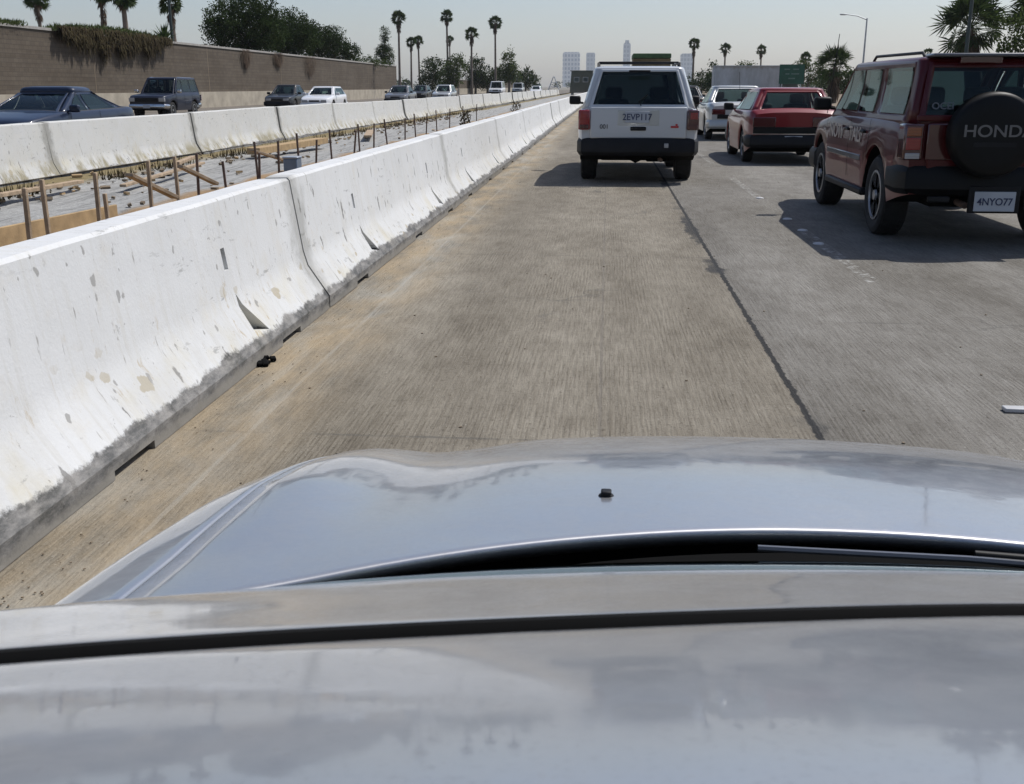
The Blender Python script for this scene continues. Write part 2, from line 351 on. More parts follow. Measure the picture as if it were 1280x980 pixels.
def own_paint(name):
    """silver metallic, polished but dusty"""
    x = N(name); v = x.coord()
    big = x.noise(v, 3.2, 5, .6); fine = x.noise(v, 38., 5, .7); spots = x.noise(v, 95., 3, .6)
    d = x.mth('MULTIPLY', x.ramp(big, .35, .75), .30)
    d = x.mth('ADD', d, x.mth('MULTIPLY', x.ramp(spots, .66, .74), .35), clamp=True)
    col = x.mix(d, (.43,.44,.46), (.36,.35,.335))
    p = x.pr(col, x.mth('ADD', .30, x.mth('MULTIPLY', d, .35)), .75, 1., .03)
    x.l(x.mth('ADD', .035, x.mth('MULTIPLY', x.ramp(fine, .35, .75), .07)), p.inputs['Coat Roughness'])
    film = x.noise(v, 26., 6, .68, .4); grain = x.noise(v, 420., 2, .6)
    wgt = x.mth('SUBTRACT', 1., x.mth('MULTIPLY', x.ramp(film, .42, .66), .34), clamp=True)
    wgt = x.mth('SUBTRACT', wgt, x.mth('MULTIPLY', x.ramp(grain, .52, .72), .28), clamp=True)
    x.l(wgt, p.inputs['Coat Weight'])
    col2 = x.mix(x.mth('MULTIPLY', x.ramp(film, .42, .68), .32), col, (.50,.49,.46))
    col2 = x.mix(x.mth('MULTIPLY', x.ramp(grain, .55, .70), .25), col2, (.24,.24,.24))
    x.l(col2, p.inputs['Base Color'])
    b = x.bump(x.noise(v, 6., 4, .55), .045, .01); x.l(b, p.inputs['Coat Normal'])
    return x.m
M['own'] = own_paint('silver_metallic_paint')

# ------------------------------------------------------------------ mesh helpers
class MB:
    def __init__(s): s.v = []; s.f = []; s.mi = []
    def add(s, vs, fs, mi=0):
        b = len(s.v); s.v += [tuple(p) for p in vs]
        for f in fs: s.f.append([i+b for i in f]); s.mi.append(mi)
    def box(s, c, d, mi=0, rot=None):
        hx, hy, hz = d[0]/2, d[1]/2, d[2]/2
        vs = [Vector((sx*hx, sy*hy, sz*hz)) for sz in (-1,1) for sy in (-1,1) for sx in (-1,1)]
        if rot is not None: vs = [rot @ p for p in vs]
        s.add([p+Vector(c) for p in vs], [(0,2,3,1),(4,5,7,6),(0,1,5,4),(2,6,7,3),(0,4,6,2),(1,3,7,5)], mi)
    def tube(s, pts, rad, n=8, mi=0, cap=True):
        pts = [Vector(p) for p in pts]
        if isinstance(rad, (int, float)): rad = [rad]*len(pts)
        vs = []; a0 = None
        for i, p in enumerate(pts):
            t = (pts[min(i+1, len(pts)-1)]-pts[max(i-1, 0)]).normalized()
            ref = Vector((0,0,1)) if abs(t.z) < .9 else Vector((1,0,0))
            u = t.cross(ref).normalized(); w = t.cross(u)
            for k in range(n):
                a = 2*math.pi*k/n; vs.append(p+(u*math.cos(a)+w*math.sin(a))*rad[i])
        fs = [(i*n+k, i*n+(k+1)%n, (i+1)*n+(k+1)%n, (i+1)*n+k) for i in range(len(pts)-1) for k in range(n)]
        if cap: fs += [tuple(range(n))[::-1], tuple((len(pts)-1)*n+k for k in range(n))]
        s.add(vs, fs, mi)
    def lathe(s, prof, n=24, axis='x', c=(0,0,0), mi=0, sx=1.):
        vs = []
        for (h, r) in prof:
            for k in range(n):
                a = 2*math.pi*k/n; p, q = r*math.cos(a), r*math.sin(a)
                o = (h, p, q) if axis == 'x' else ((p, q, h) if axis == 'z' else (p, h, q))
                vs.append((c[0]+o[0], c[1]+o[1], c[2]+o[2]))
        fs = [(i*n+k, i*n+(k+1)%n, (i+1)*n+(k+1)%n, (i+1)*n+k) for i in range(len(prof)-1) for k in range(n)]
        if prof[0][1] > 1e-4: fs.append(tuple(range(n)))
        if prof[-1][1] > 1e-4: fs.append(tuple((len(prof)-1)*n+k for k in range(n)))
        s.add(vs, fs, mi)
    def grid(s, rows, mi=0):
        """rows of equal length -> quad sheet"""
        w = len(rows[0])
        s.add([p for r in rows for p in r], [(i*w+j, i*w+j+1, (i+1)*w+j+1, (i+1)*w+j) for i in range(len(rows)-1) for j in range(w-1)], mi)
    def prism(s, poly, a, b, axis='y', mi=0):
        """poly of (p,q) extruded from a to b along axis"""
        n = len(poly)
        P = (lambda p, q, h: (p, h, q)) if axis == 'y' else ((lambda p, q, h: (h, p, q)) if axis == 'x' else (lambda p, q, h: (p, q, h)))
        s.add([P(p, q, a) for p, q in poly]+[P(p, q, b) for p, q in poly],
              [tuple(range(n))[::-1], tuple(range(n, 2*n))]+[(i, (i+1)%n, n+(i+1)%n, n+i) for i in range(n)], mi)
    def build(s, name, mats, parent=None, smooth=None, bevel=0, recalc=True, solid=0):
        me = bpy.data.meshes.new(name); me.from_pydata(s.v, [], s.f)
        for m in (mats if isinstance(mats, (list, tuple)) else [mats]): me.materials.append(m)
        me.polygons.foreach_set('material_index', s.mi)
        if recalc:
            bm = bmesh.new(); bm.from_mesh(me); bmesh.ops.remove_doubles(bm, verts=bm.verts, dist=1e-5)
            bmesh.ops.recalc_face_normals(bm, faces=bm.faces); bm.to_mesh(me); bm.free()
        if smooth:
            me.shade_smooth(); me.set_sharp_from_angle(angle=R(smooth))
        me.update()
        o = bpy.data.objects.new(name, me); COL.objects.link(o)
        if parent: o.parent = parent
        if bevel:
            b = o.modifiers.new('Bevel', 'BEVEL'); b.width = bevel; b.segments = 2; b.limit_method = 'ANGLE'; b.angle_limit = R(35)
            if smooth is None: me.shade_smooth(); me.set_sharp_from_angle(angle=R(50))
        if solid:
            q = o.modifiers.new('Solidify', 'SOLIDIFY'); q.thickness = solid; q.offset = -1
        return o

def tag(o, label=None, cat=None, group=None, kind=None):
    if label: o['label'] = label
    if cat: o['category'] = cat
    if group: o['group'] = group
    if kind: o['kind'] = kind
    return o
def thing(name, label, cat, loc=(0,0,0), rz=0., group=None):
    o = bpy.data.objects.new(name, None); COL.objects.link(o); o.location = loc; o.rotation_euler = (0,0,rz)
    o.empty_display_size = .2
    return tag(o, label, cat, group)
def copy_tree(o, parent=None):
    c = o.copy(); COL.objects.link(c)
    if parent: c.parent = parent
    for ch in list(o.children): copy_tree(ch, c)
    return c
ORD = ['first','second','third','fourth','fifth','sixth','seventh','eighth','ninth','tenth','eleventh','twelfth','thirteenth','fourteenth','fifteenth','sixteenth','seventeenth','eighteenth','nineteenth','twentieth']
ORD += ['twenty-'+o for o in ORD[:9]] + ['thirtieth'] + ['thirty-'+o for o in ORD[:9]]

def text(name, body, size, m, parent, loc, rot=(R(90),0,0), depth=.002, wscale=1., align='CENTER', shear=0.):
    cu = bpy.data.curves.new(name, 'FONT'); cu.body = body; cu.size = size; cu.extrude = depth; cu.align_x = align; cu.align_y = 'CENTER'; cu.shear = shear; cu.offset = size*.012
    t = bpy.data.objects.new('text_tmp', cu); COL.objects.link(t)
    dg = bpy.context.evaluated_depsgraph_get(); me = bpy.data.meshes.new_from_object(t.evaluated_get(dg))
    bpy.data.objects.remove(t); me.name = name; me.materials.clear(); me.materials.append(m)
    o = bpy.data.objects.new(name, me); COL.objects.link(o); o.parent = parent; o.location = loc; o.rotation_euler = rot; o.scale = (wscale,1,1)
    return o

def interp(tab, y):
    if y <= tab[0][0]: return tab[0][1]
    for (a, za), (b, zb) in zip(tab, tab[1:]):
        if y <= b:
            t = (y-a)/(b-a); return za+(zb-za)*t
    return tab[-1][1]
def sinterp(tab, y):
    """smooth (Catmull) interpolation"""
    if y <= tab[0][0]: return tab[0][1]
    if y >= tab[-1][0]: return tab[-1][1]
    for i in range(len(tab)-1):
        a, b = tab[i], tab[i+1]
        if y <= b[0]:
            h = b[0]-a[0]; t = (y-a[0])/h
            m0 = (b[1]-tab[i-1][1])/(b[0]-tab[i-1][0]) if i > 0 else (b[1]-a[1])/h
            m1 = (tab[i+2][1]-a[1])/(tab[i+2][0]-a[0]) if i+2 < len(tab) else (b[1]-a[1])/h
            return (2*t**3-3*t*t+1)*a[1]+(t**3-2*t*t+t)*h*m0+(-2*t**3+3*t*t)*b[1]+(t**3-t*t)*h*m1

# ------------------------------------------------------------------ vehicles
_wheel_cache = {}
def wheel(parent, x, y, r, w, side, rimm='rim', rimr=.62):
    key = (r, w, rimm, side, rimr)
    if key not in _wheel_cache:
        t = MB(); hw = w/2
        prof = [(-hw*.8, r*rimr), (-hw*.97, r*.78), (-hw, r*.88), (-hw*.86, r*.965), (-hw*.55, r), (0, r*1.003), (hw*.55, r), (hw*.86, r*.965), (hw, r*.88), (hw*.97, r*.78), (hw*.8, r*rimr)]
        t.lathe(prof, 36, 'x')
        for k in range(40):                      # tread blocks
            a = 2*math.pi*k/40
            for h in (-.55, 0., .55):
                rot = Matrix.Rotation(a, 3, 'X')
                t.box(rot @ Vector((h*hw, 0, r*.998)), (hw*.38, r*.10, r*.02), 0, rot)
        q = MB(); e = side*hw
        q.lathe([(e*.55, 0.001), (e*.55, r*rimr*.98)], 24, 'x', mi=1)
        q.lathe([(e*.45, r*rimr*.99), (e*.9, r*rimr*1.02), (e*.92, r*rimr*.93), (e*.6, r*rimr*.88)], 28, 'x')
        for k in range(6):
            rot = Matrix.Rotation(k*math.pi/3, 3, 'X')
            q.box(rot @ Vector((e*.72, 0, r*rimr*.5)), (abs(e)*.16, r*.17, r*rimr*.92), 0, rot)
        q.lathe([(e*.6, r*.16), (e*.95, r*.13), (e*.98, 0.001)], 16, 'x')
        _wheel_cache[key] = (t, q)
    t, q = _wheel_cache[key]
    o = t.build('wheel', M['tyre'], parent, smooth=40, recalc=False); o.location = (x, y, r)
    rr = q.build('rim', [M[rimm], M['under']], o, smooth=40, recalc=False)
    return o

def lower_body(S):
    L, W = S['L'], S['W']; mb = MB(); rows = []
    ys = []; y = -L/2
    while y < L/2-1e-6: ys.append(y); y += .045
    ys.append(L/2)
    for y in list(ys)[:]:
        pass
    ra = S['ra']
    for y in ys:
        hw = sinterp(S['half'], y); t = sinterp(S['top'], y); b = interp(S['bot'], y)
        az = b
        for yw in (S['yr'], S['yf']):
            d = abs(y-yw)
            if d < ra: az = max(az, S['r']+math.sqrt(ra*ra-d*d)*1.02)
        m = b+.55*(t-b); m = min(max(m, az+.035), t-.10)
        cr = S.get('crown', .02)
        P = [(0,b),(.6*hw,b),(.6*hw,az),(hw*.965,az),(hw*.992,az+.4*(m-az)),(hw,m),(hw*.988,m+.6*(t-.045-m)),(hw*.968,t-.045),(hw*.935,t-.012),(hw*.88,t),(hw*.5,t+cr*.8),(0,t+cr)]
        ring = [(px, y, pz) for px, pz in P]+[(-px, y, pz) for px, pz in P[-2:0:-1]]
        rows.append(ring)
    n = len(rows[0])
    mb.add([p for r in rows for p in r], [(i*n+k, i*n+(k+1)%n, (i+1)*n+(k+1)%n, (i+1)*n+k) for i in range(len(rows)-1) for k in range(n)])
    mb.f.append(list(range(n))); mb.mi.append(0); mb.f.append([(len(rows)-1)*n+k for k in range(n)][::-1]); mb.mi.append(0)
    G = S['gh']; clad = S.get('clad', 0)
    for i, f in enumerate(mb.f):
        c = sum((Vector(mb.v[k]) for k in f), Vector())/len(f)
        k = i % n if i < (len(rows)-1)*n else -1
        if k in (0,1,2,n-1,n-2,n-3): mb.mi[i] = 3
        elif k in (8,9,10,11,12,13) and G['yR0']+.03 < c.y < G['yF0']-.05: mb.mi[i] = 2
        elif clad and c.z < clad: mb.mi[i] = 1
    return mb

def patch_side(c0, c1, t0, t1, cols, vs, shell, glass, inset, bul=0.):
    """bilinear patch c0->c1 (bottom) t0->t1 (top); cols: list of (ub, ut, is_window_to_next)"""
    c0, c1, t0, t1 = map(Vector, (c0, c1, t0, t1))
    nrm = (c1-c0).cross(t0-c0).normalized()
    def P(ub, ut, v): 
        p = (c0.lerp(c1, ub)).lerp(t0.lerp(t1, ut), v)
        return p+nrm*bul*4*v*(1-v)
    for i in range(len(cols)-1):
        (ub, ut, w), (ub2, ut2, _) = cols[i], cols[i+1]
        for j in range(len(vs)-1):
            v0, v1 = vs[j], vs[j+1]
            lerp = lambda a, b, t: a+(b-a)*t
            if w and j == 1:
                k = 4; rows = []
                for a in range(k+1):
                    rr = []
                    for b in range(k+1):
                        u1 = lerp(ub, ub2, a/k*1.02-.01); u2 = lerp(ut, ut2, a/k*1.02-.01); vv = lerp(v0, v1, b/k*1.02-.01)
                        rr.append(P(u1, u2, vv)-nrm*inset)
                    rows.append(rr)
                g = MB(); g.grid(rows); glass.append(g)
                continue
            k = 3; rows = []
            for b in range(k+1):
                vv = lerp(v0, v1, b/k); rows.append([P(ub, ut, vv), P(ub2, ut2, vv)])
            shell.grid(rows)

def vehicle(name, label, cat, loc, rz, S, group=None):
    root = thing(name, label, cat, loc, rz, group)
    pm, cm = M[S['paint']], M[S.get('cladm', S['paint'])]
    lower_body(S).build('body', [pm, cm, M['inside'], M['under']], root, smooth=38)
    L, W, G = S['L'], S['W'], S['gh']
    # cabin: pillars and roof with real openings, glass set into them
    sh = MB(); rad = G.get('rad', .07)
    w0, w1, zt = G['w0'], G['w1'], G['zt']
    zf, zr = G['zf']-.03, G['zr']-.03
    B = [(-w0, G['yF0']-rad, zf), (-w0+rad, G['yF0'], zf), (w0-rad, G['yF0'], zf), (w0, G['yF0']-rad, zf), (w0, G['yR0']+rad, zr), (w0-rad, G['yR0'], zr), (-w0+rad, G['yR0'], zr), (-w0, G['yR0']+rad, zr)]
    T = [(-w1, G['yF1']-rad, zt), (-w1+rad, G['yF1'], zt), (w1-rad, G['yF1'], zt), (w1, G['yF1']-rad, zt), (w1, G['yR1']+rad, zt), (w1-rad, G['yR1'], zt), (-w1+rad, G['yR1'], zt), (-w1, G['yR1']+rad, zt)]
    gm = M[S.get('glass', 'glass')]; v0, v1 = G.get('v', (.16, .90)); ins = .012
    gw, gf, gr = [], [], []
    def ub(y): return (y-B[0][1])/(B[7][1]-B[0][1])
    def ut(y): return (y-T[0][1])/(T[7][1]-T[0][1])
    cols = [(0, 0, False)]
    for (ya, yb, yta, ytb) in G['win']:
        cols += [(ub(ya), ut(yta), True), (ub(yb), ut(ytb), False)]
    cols.append((1, 1, False))
    patch_side(B[7], B[0], T[7], T[0], [(1-a, 1-b, cols[::-1][i+1][2] if i+1 < len(cols) else False) for i, (a, b, w) in enumerate(cols[::-1])], (0, v0, v1, 1), sh, gw, ins, .02)
    patch_side(B[3], B[4], T[3], T[4], cols, (0, v0, v1, 1), sh, gw, ins, .02)
    em = G.get('em', .04)
    patch_side(B[1], B[2], T[1], T[2], [(0,0,False),(em,em,True),(1-em,1-em,False),(1,1,False)], (0, G.get('vf', .10), .95, 1), sh, gf, ins, .025) if False else None
    patch_side(B[2], B[1], T[2], T[1], [(0,0,False),(em,em,True),(1-em,1-em,False),(1,1,False)], (0, .08, .94, 1), sh, gf, ins, .03)
    er = G.get('er', .05); vr = G.get('vr', (.1, .92))
    patch_side(B[6], B[5], T[6], T[5], [(0,0,False),(er,er,True),(1-er,1-er,False),(1,1,False)], (0, vr[0], vr[1], 1), sh, gr, ins, .015)
    for a, b in ((0,1),(2,3),(4,5),(6,7)):       # rounded corner posts
        rows = []
        for k in range(5):
            v = k/4; pa = Vector(B[a]).lerp(Vector(T[a]), v); pb = Vector(B[b]).lerp(Vector(T[b]), v)
            cx = pa.x if a in (0, 4) else pb.x; cy = pb.y if a in (0, 4) else pa.y
            corner = Vector((cx, cy, pa.z*.5+pb.z*.5)); mid = (pa+pb)/2; mid = mid.lerp(corner, .42)
            rows.append([pa, mid, pb])
        sh.grid(rows)
    # roof skin
    dz = G.get('roofc', .045); rings = []
    c = Vector((0, (G['yF1']+G['yR1'])/2, zt))
    Tm = []
    for a, b in ((0,1),(2,3),(4,5),(6,7)):
        pa, pb = Vector(T[a]), Vector(T[b]); cx = pa.x if a in (0, 4) else pb.x; cy = pb.y if a in (0, 4) else pa.y
        Tm += [pa, ((pa+pb)/2).lerp(Vector((cx, cy, zt)), .42), pb]
    for f, h in ((1., 0.), (.985, .35), (.95, .6), (.86, .82), (.6, .96), (.25, 1.)):
        rings.append([Vector((c.x+(p.x-c.x)*f, c.y+(p.y-c.y)*(1-(1-f)*.75 if f > .5 else f*1.3), zt+dz*h)) for p in Tm])
    n = len(Tm)
    vsx = [p for r in rings for p in r]
    sh.add(vsx, [(i*n+k, i*n+(k+1)%n, (i+1)*n+(k+1)%n, (i+1)*n+k) for i in range(len(rings)-1) for k in range(n)]+[tuple((len(rings)-1)*n+k for k in range(n))])
    cab = sh.build('cabin', M[S.get('cabm', S['paint'])], root, smooth=40, solid=.03)
    for g in gw: g.build('window', gm, root, smooth=60)
    for g in gf: g.build('windshield', M[S.get('glassf', S.get('glass', 'glass'))], root, smooth=60)
    for g in gr: g.build('rear_window', M[S.get('glassr', S.get('glass', 'glass'))], root, smooth=60)
    # wheels
    for yw in (S['yr'], S['yf']):
        for sd in (-1, 1): wheel(root, sd*(W/2-S['tw']/2-.03), yw, S['r'], S['tw'], sd, S.get('rim', 'rim'))
    # seats
    if S.get('seats', True):
        zb = (zf+zr)/2
        rowsy = S.get('seaty', [(G['yF0']*.35+G['yR0']*.65)*1.0+.35])
        for ys in rowsy:
            for sx in (-.36, .36):
                s = MB(); s.box((sx*W/1.75, ys, zb-.12), (.46, .14, .50)); s.box((sx*W/1.75, ys-.02, zb+.22), (.26, .10, .18))
                s.build('seat', M['seat'], root, bevel=.045)
    return root

def part_box(name, m, parent, c, d, bevel=.012, rot=None):
    b = MB(); b.box(c, d, 0, rot); return b.build(name, m, parent, bevel=bevel)

def bumper(parent, S, yend, z0, z1, m, sgn, thick=.16, over=.03):
    """wraps round the end of the body; sgn -1 rear, +1 front"""
    mb = MB(); hw = sinterp(S['half'], yend-sgn*.32)+.012; rows = []
    prof = [(0, z0), (.7, z0-.0), (1., z0+.05), (1., z1-.05), (.75, z1), (0, z1)]
    pathx = [(-hw, -.42), (-hw, -.10), (-hw+.06, .02), (-hw*.55, over+.015), (0, over+.03), (hw*.55, over+.015), (hw-.06, .02), (hw, -.10), (hw, -.42)]
    for px, py in pathx:
        r = []
        for o, z in prof:
            inn = 1-(1-o)*.12
            r.append((px*inn, yend+sgn*(py-(1-o)*thick*.7), z))
        rows.append(r)
    mb.grid(rows); 
    n = len(prof); mb.f.append(list(range(n))); mb.mi.append(0); k = (len(rows)-1)*n; mb.f.append([k+i for i in range(n)]); mb.mi.append(0)
    return mb.build('bumper', m, parent, smooth=32)

def plate(parent, c, w, h, txt, sgn=-1, col='plate_blue', size=None):
    p = part_box('licence_plate', M['plate'], parent, c, (w, .012, h), .004)
    if txt: text('lettering', txt, size or h*.78, M[col], p, (c[0], c[1]+sgn*.0085, c[2]-.004), (R(90), 0, 0 if sgn < 0 else R(180)), wscale=.92)
    return p

def mirror(parent, x, y, z, m, sd):
    b = MB(); b.box((x, y, z), (.19, .11, .14)); o = b.build('door_mirror', m, parent, bevel=.03)
    a = MB(); a.tube([(x-sd*.14, y+.02, z-.05), (x, y, z-.03)], .022, 6); a.build('mirror_arm', m, o)
    return o

def handles(parent, m, xs, pos):
    for (y, z) in pos:
        for sd in (-1, 1): part_box('door_handle', m, parent, (sd*xs, y, z), (.03, .16, .03), .01)

def seam(parent, S, ys, z0, z1):
    """door shut lines: narrow dark strips set just proud of the flank"""
    for sd in (-1, 1):
        for y in ys:
            mb = MB(); hw = sinterp(S['half'], y)
            pts = [(z0, hw*.992), ((z0+z1)/2, hw), (z1, hw*.975)]
            rows = [[(sd*(w+.004), y-.006, z), (sd*(w+.004), y+.006, z)] for z, w in pts]
            mb.grid(rows); mb.build('door_seam', M['under'], parent)

# --- silver coupe we look over: custom surfaces ------------------------------------------------
def own_car():
    CX, CY = .27, .55
    root = thing('silver_coupe', 'silver coupe in the foreground, seen over its roof with its long hood ahead', 'car', (CX, CY, 0))
    zc = [(.70,.925),(.9,.9045),(1.06,.885),(1.2,.8654),(1.35,.8414),(1.55,.8014),(1.75,.7494),(1.87,.7098),(2.0,.655),(2.15,.58),(2.32,.48),(2.46,.375),(2.54,.28)]
    def hz(u, Y):
        s = Y+.16*u*u*max(0., (Y-1.0)/1.2)+ (.30*max(0,abs(u)-.35)**2)*max(0., (Y-1.4))
        a = abs(u)
        z = sinterp(zc, s)-.060*(a/.84)**2.2
        # raised centre panel and fender tops
        t = max(0., min(1., (.52-a)/.16)); t = t*t*(3-2*t)
        z += .010*t*max(0., min(1., (Y-1.05)/.35))
        k = max(0., 1-((a-.70)/.15)**2); z += .026*k*k*max(.25, min(1., (Y-.9)/.4))
        if a > .80: z -= ((a-.80)/.08)**2*.085
        return z
    def sheet(us, Ys, f=None):
        return [[(u, Y-CY, hz(u, Y)) for u in us] for Y in Ys]
    # hood
    mb = MB(); HW = .7318; nu, ny = 49, 54; rows = []
    for j in range(ny):
        t = (j/(ny-1))**1.35; r = []
        for i in range(nu):
            u = -HW+2*HW*i/(nu-1); Yr = 1.074-.49*u*u; Yf = 2.42-.30*u*u
            Y = Yr+(Yf-Yr)*t; z = hz(u, Y)
            e = min(1., (HW-abs(u))/.008, (Y-Yr)/.003, (Yf-Y)/.02); z -= .003*(1-max(0, e))**2
            r.append((u, Y-CY, z))
        rows.append(r)
    mb.grid(rows); hood = mb.build('hood', M['own'], root, smooth=60, solid=.018)
    # washer jets on the hood
    for u in (-.26, .25):
        Y = 1.2; z = hz(u, Y)
        w = MB(); w.box((u, Y-CY, z+.003), (.013, .014, .009)); w.lathe([(-.004,.010),(.0,.010),(.001,.008)], 16, 'z', (u, Y-CY, z+.001))
        w.build('washer_jet', M['black'], root, bevel=.003)
    # fenders
    for sd in (-1, 1):
        mb = MB(); rows = []
        us = [.733,.738,.75,.765,.78,.80,.815,.83,.845,.858,.868,.873]
        for j in range(56):
            Y = .86+(2.50-.86)*j/55; r = []
            pin = max(0., (Y-1.7)/.8)**2*.16
            for i, u in enumerate(us):
                z = hz(u, Y)-(.003 if i == 0 else 0); r.append((sd*(u-pin*(u/.87)**3), Y-CY, z))
            zt = r[-1][2]
            for q, dx in ((.25,.008),(.5,.012),(.75,.006),(1.,-.01)):
                az = .22; d = abs(Y-1.93)
                if d < .36: az = .31+math.sqrt(.36**2-d*d)
                az = min(az, zt-.04)
                r.append((sd*(us[-1]+dx-pin), Y-CY, zt+(az-zt)*q))
            rows.append(r)
        mb.grid(rows); mb.build('fender', M['own'], root, smooth=50, solid=.012)
        hl = MB(); hl.lathe([(-.02,.07),(.012,.066),(.022,.04),(.026,.001)], 18, 'y', (sd*.56, 2.33-CY, .44))
        hl.build('headlight', M['clear'], root, smooth=50)
    # front bumper
    mb = MB(); rows = []
    for i in range(25):
        u = -.84+1.68*i/24; a = abs(u)/.84; yy = 2.50-.34*a**3
        zt = hz(max(-.72, min(.72, u)), yy-.08)-.02 if a < .99 else .36
        rows.append([(u, yy-.10-CY, min(zt, .46)), (u, yy-CY, .40), (u, yy+.05-CY, .34), (u, yy+.05-CY, .26), (u, yy-CY, .18)])
    mb.grid(rows); mb.build('front_bumper', M['own'], root, smooth=50, solid=.01)
    # black cowl between hood and glass
    mb = MB(); rows = []
    for i in range(41):
        u = -.70+1.4*i/40; Ya = 1.088-.49*u*u; Yb = .935-.24*u*u; z = .868-.05*u*u
        rows.append([(u, Ya-CY, hz(u, Ya)-.045), (u, Ya-.03-CY, z-.004), (u, (Ya+Yb)/2-CY, z-.016), (u, Yb-CY, z+.0)])
    mb.grid(rows); cowl = mb.build('cowl_panel', M['under'], root, smooth=40)
    g = MB()
    for i in range(34):
        u = -.34+.68*i/33
        g.box((u, 1.0-.32*u*u-CY, .861-.05*u*u), (.004, .05, .004))
    g.build('cowl_grille', M['under'], cowl)
    # wipers
    for (pu, tipu, nm) in ((-.10, -.60, 0), (.50, -.03, 1)):
        if nm == 0: P0, P1, P2 = (pu, .985-CY, .864), (-.30, .955-CY, .864), (-.52, .90-CY, .858)
        else: P0, P1, P2 = (.42, .985-CY, .880), (.12, 1.025-CY, .884), (-.10, 1.04-CY, .884)
        w = MB(); w.tube([P0, ((P0[0]+P1[0])/2, (P0[1]+P1[1])/2, P0[2]+.004), P1], [.006, .006, .005], 8)
        arm = w.build('wiper_arm', M['blackgloss'], root, smooth=50)
        b = MB()
        B0 = Vector(P1)+(Vector(P1)-Vector(P2))*.9; B1 = Vector(P2)
        b.tube([B0+Vector((0,-.012,-.004)), (B0+B1)/2+Vector((0,-.010,-.001)), B1+Vector((0,-.010,-.004))], .0035, 6)
        b.build('wiper_blade', M['grey_paint'] if nm else M['blackgloss'], arm, smooth=50)
    # windshield glass, curved both ways
    g_ = [(-1.2,1.00),(-.95,1.12),(-.7,1.19),(-.45,1.235),(-.25,1.252),(-.1,1.252),(0.0,1.244),(.1,1.226),(.2,1.203),(.28,1.18),(.36,1.154),(.44,1.124),(.50,1.102),(.55,1.082),(.58,1.066)]
    def rf(u, s): return s-.21*u*u, .008+sinterp(g_, s)-.030*u*u-.35*max(0., abs(u)-.60)**1.6
    mb = MB(); rows = []
    for j in range(15):
        t = j/14; r = []
        for i in range(33):
            k = -1+2*i/32
            u0, u1 = .72*k, .67*k
            Y0, z0 = .985-.24*u0*u0, .884-.05*u0*u0
            Y1, z1 = rf(u1, .562); z1 -= .012
            u = u0+(u1-u0)*t; Y = Y0+(Y1-Y0)*t; z = z0+(z1-z0)*t+.010*4*t*(1-t)
            r.append((u, Y-CY, z))
        rows.append(r)
    mb.grid(rows); mb.build('windshield', M['glass_green'], root, smooth=60)
    # roof front panel, black seal, rear panel
    def roof(name, s0, s1, m, dz, ns, wid=.68, edge=0., follow=0):
        mb = MB(); rows = []
        for j in range(ns+1):
            s = s0+(s1-s0)*j/ns; r = []
            for i in range(49):
                u = -wid+2*wid*i/48
                k = .040*(1-math.exp(-(u/.2)**2)); t_ = (s-s0)/(s1-s0)
                se = s-k*((1-t_) if follow == 0 else (t_ if follow == 1 else 1.))
                Y, z = rf(u, se)
                if edge:
                    e = max(0., 1-min(s-s0, s1-s)/.010); z -= edge*e*e
                r.append((u, Y-CY, z+dz))
            rows.append(r)
        mb.grid(rows); return mb.build(name, m, root, smooth=60, solid=.012)
    roof('roof_front', .408, .566, M['own'], 0, 24, edge=.004, follow=0)
    roof('roof_seal', .4015, .4098, M['under'], .0012, 5, follow=2)
    roof('roof_panel', -.9, .400, M['own'], 0, 80, edge=.003, follow=1)
    # pillars, side glass, rear glass, body shell
    for sd in (-1, 1):
        mb = MB(); Yt, zt = rf(.67, .55)
        mb.tube([(sd*.73, .84-CY, .84), (sd*.70, (.84+Yt)/2-CY, (.84+zt)/2+.0), (sd*.665, Yt-.03-CY, zt-.03)], [.028, .024, .022], 8)
        mb.build('windshield_pillar', M['own'], root, smooth=60)
        mb = MB(); rows = []
        for j in range(12):
            s = -.85+1.35*j/11; Y, z = rf(.67, s); t = j/11
            rows.append([(sd*.668, Y-CY, z-.016), (sd*.79, (Y*.9+.1)-CY, .83)])
        mb.grid(rows); mb.build('side_window', M['glass_dark'], root, smooth=60)
        mb = MB(); rows = []
        for j in range(40):
            Y = -1.75+(.90+1.75)*j/39; zt = interp([(-1.75,.86),(-1.,.88),(.2,.84),(.9,.80)], Y); r = []
            az = .22; d = abs(Y+.62)
            if d < .36: az = .31+math.sqrt(.36**2-d*d)
            for q in range(8):
                t = q/7; z = zt+(az-zt)*t
                r.append((sd*(.79+.095*math.sin(math.pi*min(1, t*1.5)*.5)-.03*max(0, t-.6)), Y-CY, z))
            rows.append(r)
        mb.grid(rows); d = mb.build('door_and_quarter_panel', M['own'], root, smooth=50, solid=.012)
        part_box('door_mirror', M['own'], root, (sd*.96, .55-CY, .86), (.2, .12, .14), .035)
        for yw in (1.93, -.62): wheel(root, sd*.745, yw-CY, .31, .2, sd)
        part_box('tail_light', M['tail'], root, (sd*.6, -1.80-CY, .70), (.36, .06, .13), .015)
    mb = MB(); rows = []
    for i in range(21):
        u = -.86+1.72*i/20; yb = -1.78-.06*(1-(u/.86)**2)
        rows.append([(u*.9, -.98-CY, .93), (u, -1.55-CY, .90), (u, yb-CY, .84), (u, yb-.02-CY, .55), (u, yb-CY, .25)])
    mb.grid(rows); mb.build('rear_deck', M['own'], root, smooth=50, solid=.012)
    mb = MB(); rows = []
    for i in range(21):
        u = -.58+1.16*i/20; Y, z = rf(u, -.89); rows.append([(u, Y-CY, z), (u*1.25, -1.25-CY, .925)])
    mb.grid(rows); mb.build('rear_window', M['glass_dark'], root, smooth=60)
